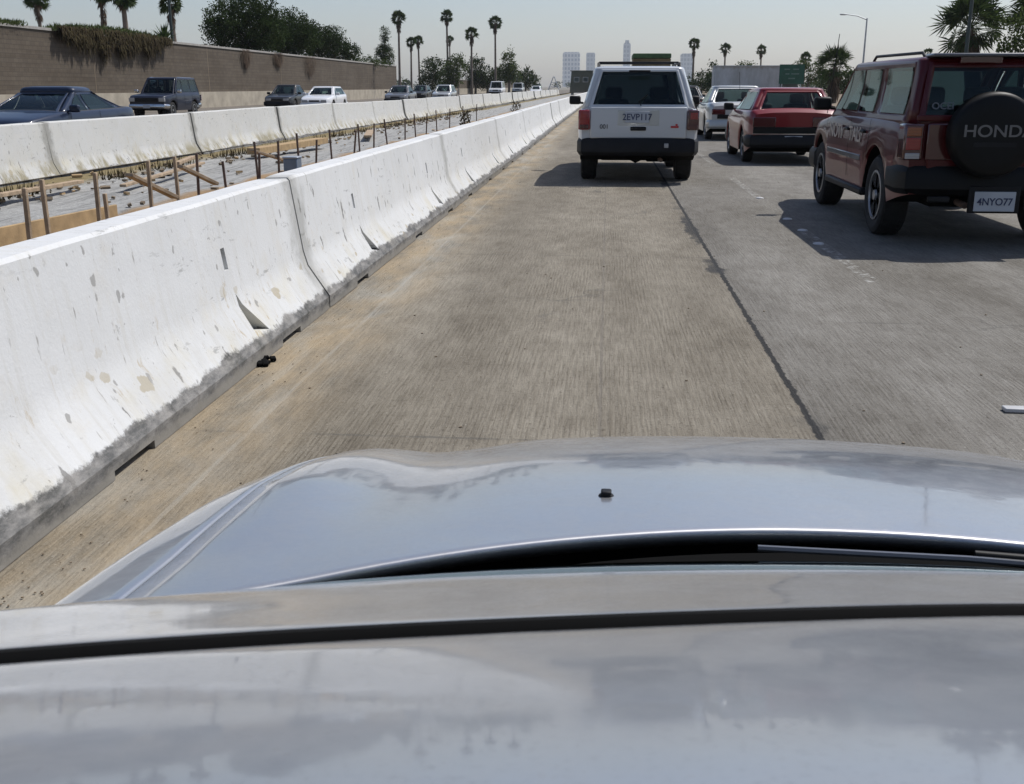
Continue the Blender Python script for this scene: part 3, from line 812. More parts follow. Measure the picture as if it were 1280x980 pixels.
    mb = MB(); mb.box((0, .3-CY, .50), (1.4, 2.2, .5)); mb.box((0, .62-CY, .80), (1.3, .5, .10)); mb.build('dashboard', M['inside'], root, bevel=.03)
    mb = MB(); mb.box((0, .35-CY, .22), (1.2, 4.0, .1)); mb.build('underbody', M['under'], root)
    return root
own_car()

# --- white SUV straight ahead -------------------------------------------------------------------
def white_suv():
    L, W = 4.5, 1.70; h = L/2
    S = dict(L=L, W=W, paint='white_paint', cladm='black', clad=.60, r=.36, ra=.43, tw=.235, yr=-h+.90, yf=h-.92, crown=.02,
        half=[(-h,.80),(-h+.15,.845),(-h+.6,.85),(h-.8,.85),(h-.25,.81),(h,.70)],
        top=[(-h,1.06),(-h+.3,1.08),(.6,1.06),(.95,1.04),(1.5,1.0),(h-.1,.92),(h,.82)], bot=[(-h,.42),(-h+.5,.30),(h-.5,.30),(h,.36)],
        gh=dict(yF0=1.0, yR0=-h+.02, yF1=.25, yR1=-h+.22, w0=.80, w1=.635, zf=1.05, zr=1.075, zt=1.585, rad=.09, roofc=.05, er=.035, vr=(.105,.94),
                win=[(.86,.05,.16,-.0),(-.05,-.80,-.08,-.78),(-.92,-h+.28,-.90,-h+.40)]),
        glassr='glass_dark', glass='glass_dark', seaty=[-.25,-1.15])
    c = vehicle('white_suv', 'white SUV with black lower bumper and roof rack in the lane ahead', 'suv', (.44, 15.27+h, 0), 0, S)
    y0 = -h
    # tailgate skin, lamps, bumper
    t = MB(); t.box((0, y0-.006, .855), (1.36, .05, .43)); g = t.build('tailgate', M['white_paint'], c, bevel=.018)
    part_box('tailgate_handle', M['black'], g, (0, y0-.035, .775), (.22, .03, .055), .012)
    q = MB(); q.box((0, y0-.030, .925), (.58, .012, .21)); q.build('plate_recess', M['silver_paint'], g, bevel=.004)
    plate(c, (-.02, y0-.046, .935), .34, .16, '2EVP117')
    text('fleet_number', '001', .085, M['letter_dark'], c, (-.48, y0-.034, .80))
    e = MB(); e.box((.51, y0-.034, .800), (.11, .008, .028)); e.box((.535, y0-.034, .828), (.03, .008, .025)); e.build('badge', M['red_badge'], c)
    for sd in (-1, 1):
        l = MB(); l.box((sd*.765, y0+.04, .895), (.165, .18, .275)); lo = l.build('tail_light', M['tail'] if sd < 0 else M['tail_dark'], c, bevel=.02)
        q = MB(); q.box((sd*.775, y0-.053, .95), (.105, .012, .09)); q.build('lamp_lens', M['tail'], lo, bevel=.015)
        q = MB(); q.box((sd*.765, y0-.052, .80), (.13, .010, .06)); q.build('lamp_lens', M['tail_dark'], lo, bevel=.008)
        # roof rail
        r = MB(); x = sd*.585; r.tube([(x, -h+.50, 1.60), (x, -h+.58, 1.672), (x, .0, 1.680), (x, .12, 1.61)], .016, 8); 
        for yy in (-1.3, -.6): r.tube([(x, yy, 1.60), (x, yy, 1.675)], .014, 6)
        rail = r.build('roof_rail', M['black'], c, smooth=50)
        mirror(c, sd*.985, .62, 1.13, M['black'], sd)
    for yy in (-1.45, -.45):
        r = MB(); r.box((0, yy, 1.69), (1.16, .05, .022)); r.build('roof_crossbar', M['black'], c, bevel=.006)
    bumper(c, S, y0, .40, .645, M['black'], -1, over=.05)
    bumper(c, S, h, .34, .62, M['black'], 1)
    part_box('reflector', M['clear'], c, (.40, y0-.092, .545), (.06, .012, .06), .01)
    w = MB(); w.tube([(.03, y0-.005, 1.09), (.0, y0+.01, 1.15), (.12, y0+.05, 1.24)], .009, 6); w.build('rear_wiper', M['black'], c)
    w = MB(); w.box((0, y0+.09, 1.555), (.30, .06, .03)); w.build('brake_light', M['black'], c, bevel=.008)
    a = MB(); a.tube([(-.72, S['yr'], .34), (-.15, S['yr'], .36), (0, S['yr'], .35), (.15, S['yr'], .36), (.72, S['yr'], .34)], [.045,.05,.12,.05,.045], 10); a.build('rear_axle', M['under'], c, smooth=50)
    e = MB(); e.tube([(.30, y0+.9, .33), (.34, y0+.12, .33)], .03, 10); e.build('exhaust_pipe', M['rebar'], c, smooth=50)
    m = MB(); m.box((.28, y0+.55, .37), (.3, .5, .15)); m.build('muffler', M['under'], c, bevel=.03)
    handles(c, M['white_paint'], .855, [(.05,.98),(-.85,.98)])
    seam(c, S, [.95, .02, -.86], .50, 1.03)
    for sd in (-1, 1):
        part_box('headlight', M['clear'], c, (sd*.58, h-.05, .76), (.28, .1, .15), .02)
    part_box('grille', M['black'], c, (0, h-.02, .76), (.7, .06, .15), .02)
    return c
white_suv()

# --- maroon SUV on the right --------------------------------------------------------------------
def maroon_suv():
    L, W = 4.25, 1.74; h = L/2
    S = dict(L=L, W=W, paint='red_paint', cladm='red_lower', clad=.66, r=.365, ra=.44, tw=.25, yr=-h+.93, yf=h-.68, crown=.02, cabm='red_paint',
        half=[(-h,.80),(-h+.15,.85),(-h+.5,.87),(h-.7,.87),(h-.2,.83),(h,.74)],
        top=[(-h,1.065),(-h+.3,1.085),(.6,1.07),(.95,1.05),(1.4,1.0),(h-.12,.93),(h,.84)], bot=[(-h,.46),(-h+.5,.34),(h-.5,.34),(h,.40)],
        gh=dict(yF0=1.08, yR0=-h+.02, yF1=.42, yR1=-h+.12, w0=.835, w1=.755, zf=1.06, zr=1.075, zt=1.555, rad=.08, roofc=.05, er=.035, vr=(.14,.90),
                win=[(.95,-.10,.28,-.14),(-.20,-.80,-.23,-.80),(-1.10,-h+.23,-1.06,-h+.28)]),
        glass='glass', glassr='glass', seaty=[-.1,-1.0])
    c = vehicle('maroon_suv', 'maroon SUV with a black covered spare wheel on its tailgate', 'suv', (3.36, 9.28+h, 0), 0, S)
    y0 = -h
    t = MB(); t.box((.02, y0-.004, .86), (1.36, .05, .40)); g = t.build('tailgate', M['red_paint'], c, bevel=.018)
    b = MB(); b.box((-.02, y0-.012, 1.095), (1.5, .03, .05)); b.build('window_sill', M['red_paint'], c, bevel=.01)
    for sd in (-1, 1):
        l = MB(); l.box((sd*.785, y0+.05, .90), (.165, .20, .30)); lo = l.build('tail_light', M['tail_dark'], c, bevel=.018)
        q = MB(); q.box((sd*.79, y0-.052, .985), (.12, .012, .075)); q.build('turn_lens', M['amber'], lo, bevel=.008)
        q = MB(); q.box((sd*.79, y0-.052, .885), (.12, .012, .10)); q.build('lamp_lens', M['tail'], lo, bevel=.008)
        q = MB(); q.box((sd*.79, y0-.052, .785), (.12, .012, .05)); q.build('reverse_lens', M['clear'], lo, bevel=.008)
        q = MB(); q.box((sd*.53, y0-.034, .90), (.30, .02, .30)); q.build('lamp_panel', M['tail_dark'], c, bevel=.012)
        mirror(c, sd*1.0, .72, 1.17, M['black'], sd)
        s = MB(); hwv = .872
        s.box((sd*hwv, .10, .675), (.022, 1.55, .055)); s.build('side_moulding', M['grey_paint'], c, bevel=.008)
        s = MB(); s.box((sd*.84, .0, .36), (.10, 1.7, .07)); s.build('side_step', M['black'], c, bevel=.02)
        r = MB(); x = sd*.60; r.tube([(x, -h+.55, 1.60), (x, -h+.62, 1.635), (x, .15, 1.645), (x, .25, 1.60)], .014, 8); r.build('roof_rail', M['black'], c, smooth=50)
        part_box('headlight', M['clear'], c, (sd*.60, h-.04, .78), (.28, .1, .15), .02)
    part_box('grille', M['black'], c, (0, h-.02, .78), (.75, .06, .14), .02)
    # spare wheel under its cover, slightly right of centre
    sx, sz, sr = -.20, .965, .345
    s = MB(); s.lathe([(y0-.03, .001), (y0-.03, sr*.86), (y0-.05, sr*.97), (y0-.09, sr), (y0-.20, sr), (y0-.24, sr*.965), (y0-.255, sr*.88), (y0-.262, sr*.6), (y0-.262, .001)], 48, 'y', (sx, 0, sz))
    sp = s.build('spare_wheel_cover', M['blackgloss'], c, smooth=50)
    text('cover_lettering', 'HONDA', .135, M['grey_paint'], sp, (sx+.02, y0-.2635, sz+.03), wscale=1.12)
    e = MB(); e.box((sx, y0-.263, sz-.075), (.34, .004, .035)); e.build('cover_emblem', M['black'], sp)
    text('window_sticker', 'OCEI', .08, M['grey_paint'], c, (-.56, y0+.022, 1.19), (R(90-14), 0, 0))
    k = MB(); k.box((-.28, y0+.10, 1.568), (.34, .12, .075)); k.build('brake_light', M['tail_dark'], c, bevel=.012)
    k = MB(); k.box((0, y0+.13, 1.60), (1.36, .26, .03)); k.build('roof_spoiler', M['grey_paint'], c, bevel=.014)  # grey colour carries the sky's reflection along the maroon roof edge
    bumper(c, S, y0, .46, .70, M['blackgloss'], -1, over=.06)
    bumper(c, S, h, .40, .64, M['black'], 1)
    plate(c, (-.09, y0-.10, .415), .335, .165, '4NYO77', size=.085)
    b = MB(); b.box((-.09, y0-.075, .43), (.42, .03, .23)); b.build('plate_bracket', M['black'], c, bevel=.01)
    d = MB(); d.box((-.55, y0-.09, .43), (.18, .04, .05)); d.build('tow_hitch', M['black'], c, bevel=.01)
    for q in range(2):
        pass
    a = MB(); a.tube([(-.75, S['yr'], .36), (-.15, S['yr'], .37), (0, S['yr'], .36), (.15, S['yr'], .37), (.75, S['yr'], .36)], [.045,.05,.12,.05,.045], 10); a.build('rear_axle', M['under'], c, smooth=50)
    m = MB(); m.box((-.40, y0+.42, .41), (.34, .55, .14)); m.build('muffler', M['under'], c, bevel=.03)
    e = MB(); e.tube([(-.34, y0+.3, .40), (-.30, y0-.02, .37)], .028, 10); e.build('exhaust_pipe', M['rebar'], c, smooth=50)
    f = MB(); f.box((-.35, y0+.40, .22), (.5, .012, .2)); f.build('mud_flap', M['under'], c) if False else None
    handles(c, M['black'], .875, [(-.02,.93),(-.72,.93)])
    seam(c, S, [1.05, -.13, -.93], .46, 1.05)
    # letter shapes painted in for pale, text-like reflections along the doors
    text('door_glint_letters', 'NOTI', .20, M['glint_pink'], c, (-.879, .50, .885), (R(90), 0, R(-90)), wscale=1.3)
    text('door_glint_letters', 'TALI', .20, M['glint_pink'], c, (-.879, -.40, .885), (R(90), 0, R(-90)), wscale=1.3)
    w = MB(); w.tube([(-.9, .92, 1.06), (-.86, .80, 1.9)], .004, 5); w.build('antenna', M['black'], c)
    w = MB(); w.tube([(.02, y0-.0, 1.12), (-.15, y0+.03, 1.20), (-.32, y0+.04, 1.22)], .008, 6); w.build('rear_wiper', M['black'], c)
    return c
maroon_suv()

# --- lower cars ----------------------------------------------------------------------------------
def sedan_spec(L, W, H, paint_, trunk=True, hood=.80, belt=.92, cladm=None, glass='glass', fast=.0):
    h = L/2
    yF0 = h-1.25; yR0 = -h+(.85 if trunk else .12); yF1 = yF0-.75; yR1 = yR0+(.50 if trunk else .35)
    tr = belt+.02 if trunk else belt+.03
    return dict(L=L, W=W, paint=paint_, cladm=cladm or paint_, clad=.0 if not cladm else .42, r=.30, ra=.355, tw=.19, yr=-h+.82, yf=h-.85, crown=.03,
        half=[(-h,W/2*.86),(-h+.15,W/2*.95),(-h+.6,W/2),(h-.8,W/2),(h-.25,W/2*.93),(h,W/2*.80)],
        top=[(-h,tr-.08),(-h+.15,tr),(yR0,belt+.02),(0,belt),(yF0,belt-.02),(h-.5,hood),(h-.12,hood-.08),(h,hood-.2)], bot=[(-h,.32),(-h+.4,.2),(h-.4,.2),(h,.26)],
        gh=dict(yF0=yF0, yR0=yR0, yF1=yF1, yR1=yR1, w0=W/2*.92, w1=W/2*.70, zf=belt-.01, zr=belt+.02, zt=H-.055, rad=.10, roofc=.055, er=.05, em=.04, vr=(.08,.92), v=(.10,.90),
                win=[(yF0-.18,.0,yF1-.12,.0),(-.10,yR0+.28,-.10,yR1+.12)]),
        glass=glass, seaty=[.0])

def car(name, label, loc, rz, L, W, H, paint_, trunk=True, rear=True, cat='car', hood=.80, belt=.92, glass='glass', plate_t=None, black=True, group=None, tail='tail', seats=True):
    S = sedan_spec(L, W, H, paint_, trunk, hood, belt, glass=glass); S['seats'] = seats
    c = vehicle(name, label, cat, loc, rz, S, group); h = L/2; w = W/2
    bumper(c, S, -h, .30, .52, M['black'] if black else M[paint_], -1)
    bumper(c, S, h, .26, .50, M['black'] if black else M[paint_], 1)
    for sd in (-1, 1):
        part_box('tail_light', M[tail], c, (sd*w*.66, -h+.03, .72), (w*.40, .09, .14), .015)
        part_box('headlight', M['clear'], c, (sd*w*.60, h-.035, .60), (w*.36, .12, .12), .02)
        mirror(c, sd*(w+.07), S['gh']['yF0']-.22, belt+.04, M[paint_] if not black else M['black'], sd)
    part_box('grille', M['black'], c, (0, h-.02, .60), (w*.66, .06, .09), .015)
    return c, S
c, S = car('red_hatchback', 'dark red low hatchback with black rear trim ahead of the maroon SUV', (3.30, 19.35+1.95, 0), 0, 3.9, 1.64, 1.335, 'red2_paint', trunk=False, belt=.93, glass='glass', tail='tail_dark')
part_box('rear_trim_panel', M['blackgloss'], c, (0, -1.955, .60), (1.42, .03, .11), .01)
plate(c, (.0, -1.99, .43), .31, .14, None)
s = MB(); s.box((0, -1.97, .535), (1.44, .02, .012)); s.build('chrome_strip', M['chrome'], c)
for sd in (-1, 1): part_box('lamp_panel', M['tail_dark'], c, (sd*.52, -1.95, .74), (.40, .05, .17), .012)
e = MB(); e.tube([(.45, -1.7, .24), (.45, -1.99, .23)], .03, 10); e.build('exhaust_pipe', M['rebar'], c, smooth=50)
m = MB(); m.tube([(-.70, .4, 1.28), (-.74, .25, 1.62)], .004, 5); m.build('antenna', M['black'], c)

c, S = car('silver_sedan', 'dusty silver sedan half hidden behind the red hatchback', (3.42, 28.0+2.1, 0), 0, 4.2, 1.72, 1.375, 'silver_paint', trunk=True, belt=.92, glass='glass_green', black=False, tail='tail_dark')
part_box('rear_trim_panel', M['blackgloss'], c, (0, -2.115, .60), (1.2, .03, .10), .01)
plate(c, (.0, -2.135, .50), .31, .15, None)
car('black_car', 'small black car far ahead between the white SUV and the silver sedan', (3.15, 44.+2.1, 0), 0, 4.2, 1.68, 1.38, 'dark_paint')
# dark green SUV beyond the white one
def box_suv_spec(L, W, H, paint_, glass='glass_dark', hood=.98, belt=1.05):
    h = L/2
    return dict(L=L, W=W, paint=paint_, r=.35, ra=.42, tw=.23, yr=-h+.85, yf=h-.80, crown=.02,
        half=[(-h,W/2*.93),(-h+.15,W/2*.98),(-h+.6,W/2),(h-.6,W/2),(h-.2,W/2*.96),(h,W/2*.88)],
        top=[(-h,belt-.02),(-h+.2,belt+.02),(.6,belt+.01),(h-1.15,belt),(h-.25,hood),(h-.06,hood-.05),(h,hood-.12)], bot=[(-h,.45),(-h+.5,.34),(h-.5,.34),(h,.42)],
        gh=dict(yF0=h-1.15, yR0=-h+.04, yF1=h-1.75, yR1=-h+.22, w0=W/2*.94, w1=W/2*.80, zf=belt-.01, zr=belt+.01, zt=H-.05, rad=.07, roofc=.05, er=.05, vr=(.1,.92),
                win=[(h-1.32,.02,h-1.85,.0),(-.08,-.9,-.08,-.88),(-1.0,-h+.22,-.98,-h+.35)]), glass=glass, seaty=[-.1])
c = thing('site_cabin', 'dark green site cabin far along the median, just left of the white SUV', 'cabin', (-4.9, 202., -.15))
b = MB(); b.prism([(-2.15,.35),(2.1,.35),(2.1,4.2),(-1.85,4.2)], -2., 2., 'y'); b.build('cabin_shell', M['green_paint'], c, bevel=.04)
b = MB(); b.box((0, 0, 4.27), (4.2, 4.3, .12)); b.build('roof', M['pole_green'], c, bevel=.02)
for wx in (-.9, .75):
    b = MB(); b.box((wx, -2.02, 2.7), (1.0, .05, .9)); f_ = b.build('window_frame', M['steel'], c)
    b = MB(); b.box((wx, -2.05, 2.7), (.86, .02, .76)); b.build('pane', M['glass_dark'], f_)
b = MB()
for wx in (-1.7, 1.7):
    for wy in (-1.6, 1.6): b.box((wx, wy, .17), (.4, .4, .36))
b.build('support_blocks', M['capstone'], c)

# --- oncoming traffic on the far carriageway (faces the camera) -----------------------------------
_ss = sedan_spec
def sedan_spec(*a, **k):
    S = _ss(*a, **k); h = S['L']/2
    S['gh'].update(yF0=h-1.30, yF1=h-2.25, yR0=-h+.42, yR1=-h+1.45, roofc=.12, zt=1.235, w1=.58, win=[(h-1.62,-.12,h-2.32,-.12),(-.22,-h+.85,-.24,-h+1.50)])
    return S
c, S = car('blue_coupe', 'deep blue two-door coupe behind the far barrier at the left edge', (-11.15, 20.6, 0), R(180), 4.5, 1.74, 1.37, 'blue_paint', trunk=True, belt=.90, black=False, glass='glass')
seam(c, S, [.75, -.45], .35, .88)
sedan_spec = _ss
S = box_suv_spec(4.1, 1.72, 1.74, 'navy_paint', 'glass_dark')
c = vehicle('navy_suv', 'boxy navy blue SUV coming towards the camera in front of the block wall', 'suv', (-19.65, 46.6, 0), R(180), S)
bumper(c, S, -2.05, .42, .62, M['chrome'], -1); bumper(c, S, 2.05, .44, .62, M['chrome'], 1)
part_box('grille', M['black'], c, (0, 2.03, .80), (1.0, .08, .17), .015)
for sd in (-1, 1):
    part_box('headlight', M['clear'], c, (sd*.66, 2.0, .80), (.26, .12, .16), .015); part_box('tail_light', M['tail_dark'], c, (sd*.78, -2.03, .85), (.14, .08, .26), .01)
    mirror(c, sd*.97, .80, 1.14, M['chrome'], sd)
    r = MB(); r.tube([(sd*.62, -1.5, 1.72), (sd*.62, .1, 1.735)], .015, 6); r.build('roof_rail', M['chrome'], c)
for nm in ('front_plate',): part_box('licence_plate', M['plate'], c, (0, 2.12, .52), (.3, .015, .14), .004)
seam(c, S, [.85, -.02, -.92], .48, 1.02)

car('charcoal_car', 'charcoal car half covered by the white hatchback on the far carriageway', (-19.2, 63.5, 0), R(180), 4.3, 1.74, 1.45, 'dark_paint', black=True)
car('white_hatchback', 'white hatchback coming towards the camera beside a charcoal car', (-15.55, 58.2, 0), R(180), 4.1, 1.72, 1.36, 'white2_paint', trunk=False, black=False)
car('grey_sedan', 'grey sedan coming towards the camera below the end of the block wall', (-15.2, 78.5, 0), R(180), 4.4, 1.74, 1.42, 'grey_paint')
car('silver_wagon', 'pale silver estate car coming towards the camera below the dense trees', (-14.75, 97., 0), R(180), 4.5, 1.76, 1.50, 'silver_paint', trunk=False, black=False)
car('dark_hatchback', 'dark hatchback half hidden between the grey sedan and the silver estate', (-19.0, 109., 0), R(180), 4.2, 1.72, 1.46, 'dark_paint', trunk=False)
def van(name, label, loc, L, W, H, p):
    S = box_suv_spec(L, W, H, p, 'glass_dark', hood=1.02, belt=1.10)
    c = vehicle(name, label, 'van', loc, R(180), S)
    bumper(c, S, L/2, .42, .64, M['black'], 1); bumper(c, S, -L/2, .42, .64, M['black'], -1)
    part_box('grille', M['black'], c, (0, L/2-.02, .82), (.8, .08, .15), .015)
    for sd in (-1, 1):
        part_box('headlight', M['clear'], c, (sd*.66, L/2-.05, .82), (.26, .12, .15), .015)
        part_box('tail_light', M['tail_dark'], c, (sd*.8, -L/2+.02, .9), (.12, .08, .28), .01)
    return c
van('white_van', 'white van with dark windows on the far carriageway before the second block wall', (-15.6, 152., 0), 5.2, 1.95, 2.05, 'white2_paint')
van('silver_van', 'silver van just beyond the white van on the far carriageway', (-15.4, 186., 0), 4.9, 1.9, 1.95, 'silver_paint')
car('pale_car', 'pale car beyond the silver van, small on the far carriageway', (-11.4, 172., 0), R(180), 4.3, 1.74, 1.45, 'white2_paint', black=False)
van('grey_van', 'grey van farthest away on the far carriageway, near the power pylon', (-15.2, 232., 0), 4.9, 1.9, 1.9, 'grey_paint')

# green-topped truck seen over the white SUV
c = thing('stake_truck', 'brown sided truck with a green top showing over the white SUV roof', 'truck', (2.75, 72., 0))
b = MB(); b.box((0, 0, 2.1), (2.36, 4.4, 1.9)); 
for z in (1.4, 1.75, 2.1, 2.45, 2.75, 2.98): b.box((0, -2.215, z), (2.38, .03, .10))
for x in (-1.1, -.4, .4, 1.1): b.box((x, -2.235, 2.0), (.08, .03, 1.7))
b.build('cargo_box', M['crate_brown'], c)
b = MB(); b.box((0, 0, 3.22), (2.42, 4.46, .30)); b.build('tarpaulin', M['tarp_green'], c, bevel=.05)
b = MB(); b.box((0, 0, .95), (2.3, 4.6, .16)); b.build('truck_bed', M['under'], c)
b = MB(); b.prism([(2.3,.5),(4.0,.5),(4.0,1.3),(3.4,1.5),(3.1,2.3),(2.3,2.35)], -1., 1., 'x'); b.build('cab', M['white2_paint'], c, bevel=.06)
b = MB(); b.box((0, -2.26, .98), (2.3, .06, .14)); b.build('rear_bumper', M['steel'], c)
for sd in (-1, 1):
    part_box('tail_light', M['tail'], c, (sd*.95, -2.30, .98), (.2, .03, .1), .01)
    for yw in (-1.3, 3.0): wheel(c, sd*.95, yw, .42, .26, sd, 'steel')

# big grey box truck, side on, and the guide sign beside it
c = thing('box_truck', 'large grey box truck with rust stained upper edge, side on behind the cars', 'truck', (14.4, 116., 0))
b = MB(); b.box((0, 0, 2.22), (6.75, 2.5, 2.45))
b.build('cargo_box', M['box_grey'], c, bevel=.03)
b = MB()
b.box((0, -1.262, 3.40), (6.77, .04, .09)); b.box((0, -1.262, 1.03), (6.77, .04, .12))
for x in (-3.35, 3.35): b.box((x, -1.262, 2.2), (.09, .042, 2.44))
b.build('box_frame', M['steel'], c)
b = MB(); b.box((.6, 0, .85), (8.0, 1.1, .2)); b.build('chassis', M['under'], c)
b = MB(); b.prism([(3.5,.5),(5.3,.5),(5.35,1.35),(5.0,2.1),(4.7,2.35),(3.5,2.35)], -1.15, 1.15, 'y'); b.build('cab', M['green_paint'], c, bevel=.06)
for x in (-2.2, 4.5):
    for sd in (-1, 1):
        q = MB(); q.lathe([(-.13,.25),(-.13,.48),(.13,.48),(.13,.25)], 24, 'y'); o = q.build('wheel', M['tyre'], c, smooth=40); o.location = (x, sd*1.05, .48)
s = thing('guide_sign', 'green road guide sign standing right of the grey box truck', 'sign', (16.7, 101., 0))
b = MB(); b.box((0, 0, 2.42), (2.25, .05, 1.72)); b.build('sign_panel', M['sign_green'], s)
b = MB()
for (x, z, w) in ((-.45,2.85,.5),(.35,2.85,.5),(-.4,2.45,.35),(.3,2.45,.7),(0,2.05,.6)): b.box((x, -.028, z), (w, .006, .11))
b.build('sign_legend', M['sign_legend'], s)
b = MB()
for x in (-.85, .85): b.tube([(x, .06, 0), (x, .06, 3.25)], .06, 8)
b.build('sign_post', M['steel'], s, smooth=50)

# ------------------------------------------------------------------ ground and roads
def sheet(name, x0, x1, y0, y1, z, m, nx=1, ny=1, fz=None):
    mb = MB(); rows = []
    for j in range(ny+1):
        y = y0+(y1-y0)*j/ny
        rows.append([(x0+(x1-x0)*i/nx, y, z+(fz(x0+(x1-x0)*i/nx, y) if fz else 0)) for i in range(nx+1)])
    mb.grid(rows); o = mb.build(name, m, smooth=60 if fz else None); 
    for p in o.data.polygons:
        if p.normal.z < 0: p.flip()
    return tag(o, kind='structure')
sheet('ground', -5000, 5000, -300, 5000, -.32, M['land'])
sheet('road', -2.4, 16., -12., 420., 0., M['road'])
sheet('far_carriageway', -26.9, -8.75, -12., 420., -.02, M['road_far'])
def mz(x, y):
    n = mnoise.noise(Vector((x*.9, y*.9, 0)))*.035+mnoise.noise(Vector((x*3.1, y*3.1, 4)))*.02
    return n+(.10*max(0, min(1, (-7.9-x)/.5)))
sheet('median_strip', -8.9, -2.2, -2., 70., -.17, M['dirt'], 60, 420, mz)
sheet('median_verge', -8.9, -2.2, 70., 420., -.17, M['dirt'])
# raised ground behind the retaining wall, sloping away
mb = MB(); rows = []
for y, zt in ((0., 3.95), (60., 3.98), (100., 3.85), (137., 3.65)):
    rows.append([(-27.25, y, -.3), (-27.25, y, zt), (-34., y, zt+.25), (-60., y, zt+.1), (-120., y, zt-.5), (-170., y, -.3)])
mb.grid(rows); k = len(rows[0])
mb.f.append(list(range(k))[::-1]); mb.mi.append(0); mb.f.append([3*k+i for i in range(k)]); mb.mi.append(0)
tag(mb.build('embankment', M['soil']), kind='structure')
mb = MB(); mb.grid([[(16., y, 0.), (19., y, .25), (26., y, .5), (60., y, .5), (140., y, -.3)] for y in (-12., 100., 420.)])
tag(mb.build('roadside_verge', M['soil']), kind='structure')

# ------------------------------------------------------------------ barriers
def barrier_mesh(name, m, notch):
    prof = [(-.305,0),(-.305,.075),(-.175,.27),(-.150,.36),(-.085,.795),(-.07,.81),(.07,.81),(.085,.795),(.150,.36),(.175,.27),(.305,.075),(.305,0)]
    mb = MB(); Ls = 6.03; n = 60; rows = []
    for j in range(n+1):
        y = Ls*j/n; e = 1.0 if 0 < j < n else .985
        rows.append([(x*e*(1+.006*mnoise.noise(Vector((x*6, y*1.7, z*6)))), y, z*(1-.006*(1-e)/.015)+(.004*mnoise.noise(Vector((y*2.2, x*9, 3))) if z > .5 else 0)) for x, z in prof])
    mb.grid(rows); k = len(prof)
    for r in range(len(rows)-1): mb.f.append([r*k, (r+1)*k, (r+1)*k+k-1, r*k+k-1]); mb.mi.append(0)
    mb.f.append(list(range(k))); mb.mi.append(0); mb.f.append([n*k+i for i in range(k)]); mb.mi.append(0)
    o = mb.build(name, m, smooth=28)
    if notch:
        cut = MB()
        for yc in (1.45, 4.75):
            # wedge pocket for the anchor stake: deep at its far side
            a = [(.40,.13),(.155,.13),(.155,.285),(.20,.33)]
            vs = [(.42, yc-.02, .125), (.42, yc+.17, .125), (.15, yc+.15, .125), (.42, yc-.02, .31), (.15, yc+.13, .31), (.42, yc+.05, .31)]
            cut.add([(.40,yc-.04,.15),(.40,yc+.16,.12),(.13,yc+.16,.12),(.30,yc-.02,.33),(.155,yc+.02,.335),(.15,yc+.0,.15)],
                    [(0,1,2,5),(0,3,1),(1,3,4,2),(2,4,5),(0,5,4,3)])
            cut.box((.135, yc-.02, .515), (.10, .052, .11))
        for yc in (.9, 3.2, 5.2): cut.box((.30, yc, .005), (.5, .34, .055))     # drain scuppers at the foot
        co = cut.build('cutter', m)
        bo = o.modifiers.new('Bool', 'BOOLEAN'); bo.operation = 'DIFFERENCE'; bo.object = co; bo.solver = 'EXACT'
        dg = bpy.context.evaluated_depsgraph_get(); me = bpy.data.meshes.new_from_object(o.evaluated_get(dg)); me.name = name
        o.modifiers.clear(); o.data = me; me.set_sharp_from_angle(angle=R(28))
        bpy.data.objects.remove(co)
    return o
first = barrier_mesh('concrete_barrier', M['barrier'], True)
for i in range(31):
    o = first if i == 0 else first.copy()
    if i: COL.objects.link(o)
    o.location = (-2.015+rnd.uniform(-.006, .006), .30+6.05*i, 0.002+rnd.uniform(0, .006)); o.rotation_euler = (0, 0, rnd.uniform(-.002, .002))
    w = 'near row, %s section counted from the camera' % ORD[i]
    tag(o, 'white concrete barrier beside our lane, ' + w, 'barrier', 'white barrier sections beside our lane')
ff = barrier_mesh('concrete_barrier', M['barrier_far'], False)
for i in range(31):
    o = ff if i == 0 else ff.copy()
    if i: COL.objects.link(o)
    o.location = (-9.05+rnd.uniform(-.05, .05), 10.42+6.05*i+rnd.uniform(-.01, .01), -.17+rnd.uniform(0, .025)); o.rotation_euler = (rnd.uniform(-.004, .004), rnd.uniform(-.025, .025), rnd.uniform(-.010, .010)); o.scale = (rnd.uniform(.97, 1.06), .994, 1.19)
    tag(o, 'dusty white barrier beyond the median strip, far row, %s section from the left' % ORD[i], 'barrier', 'white barrier sections beyond the median')

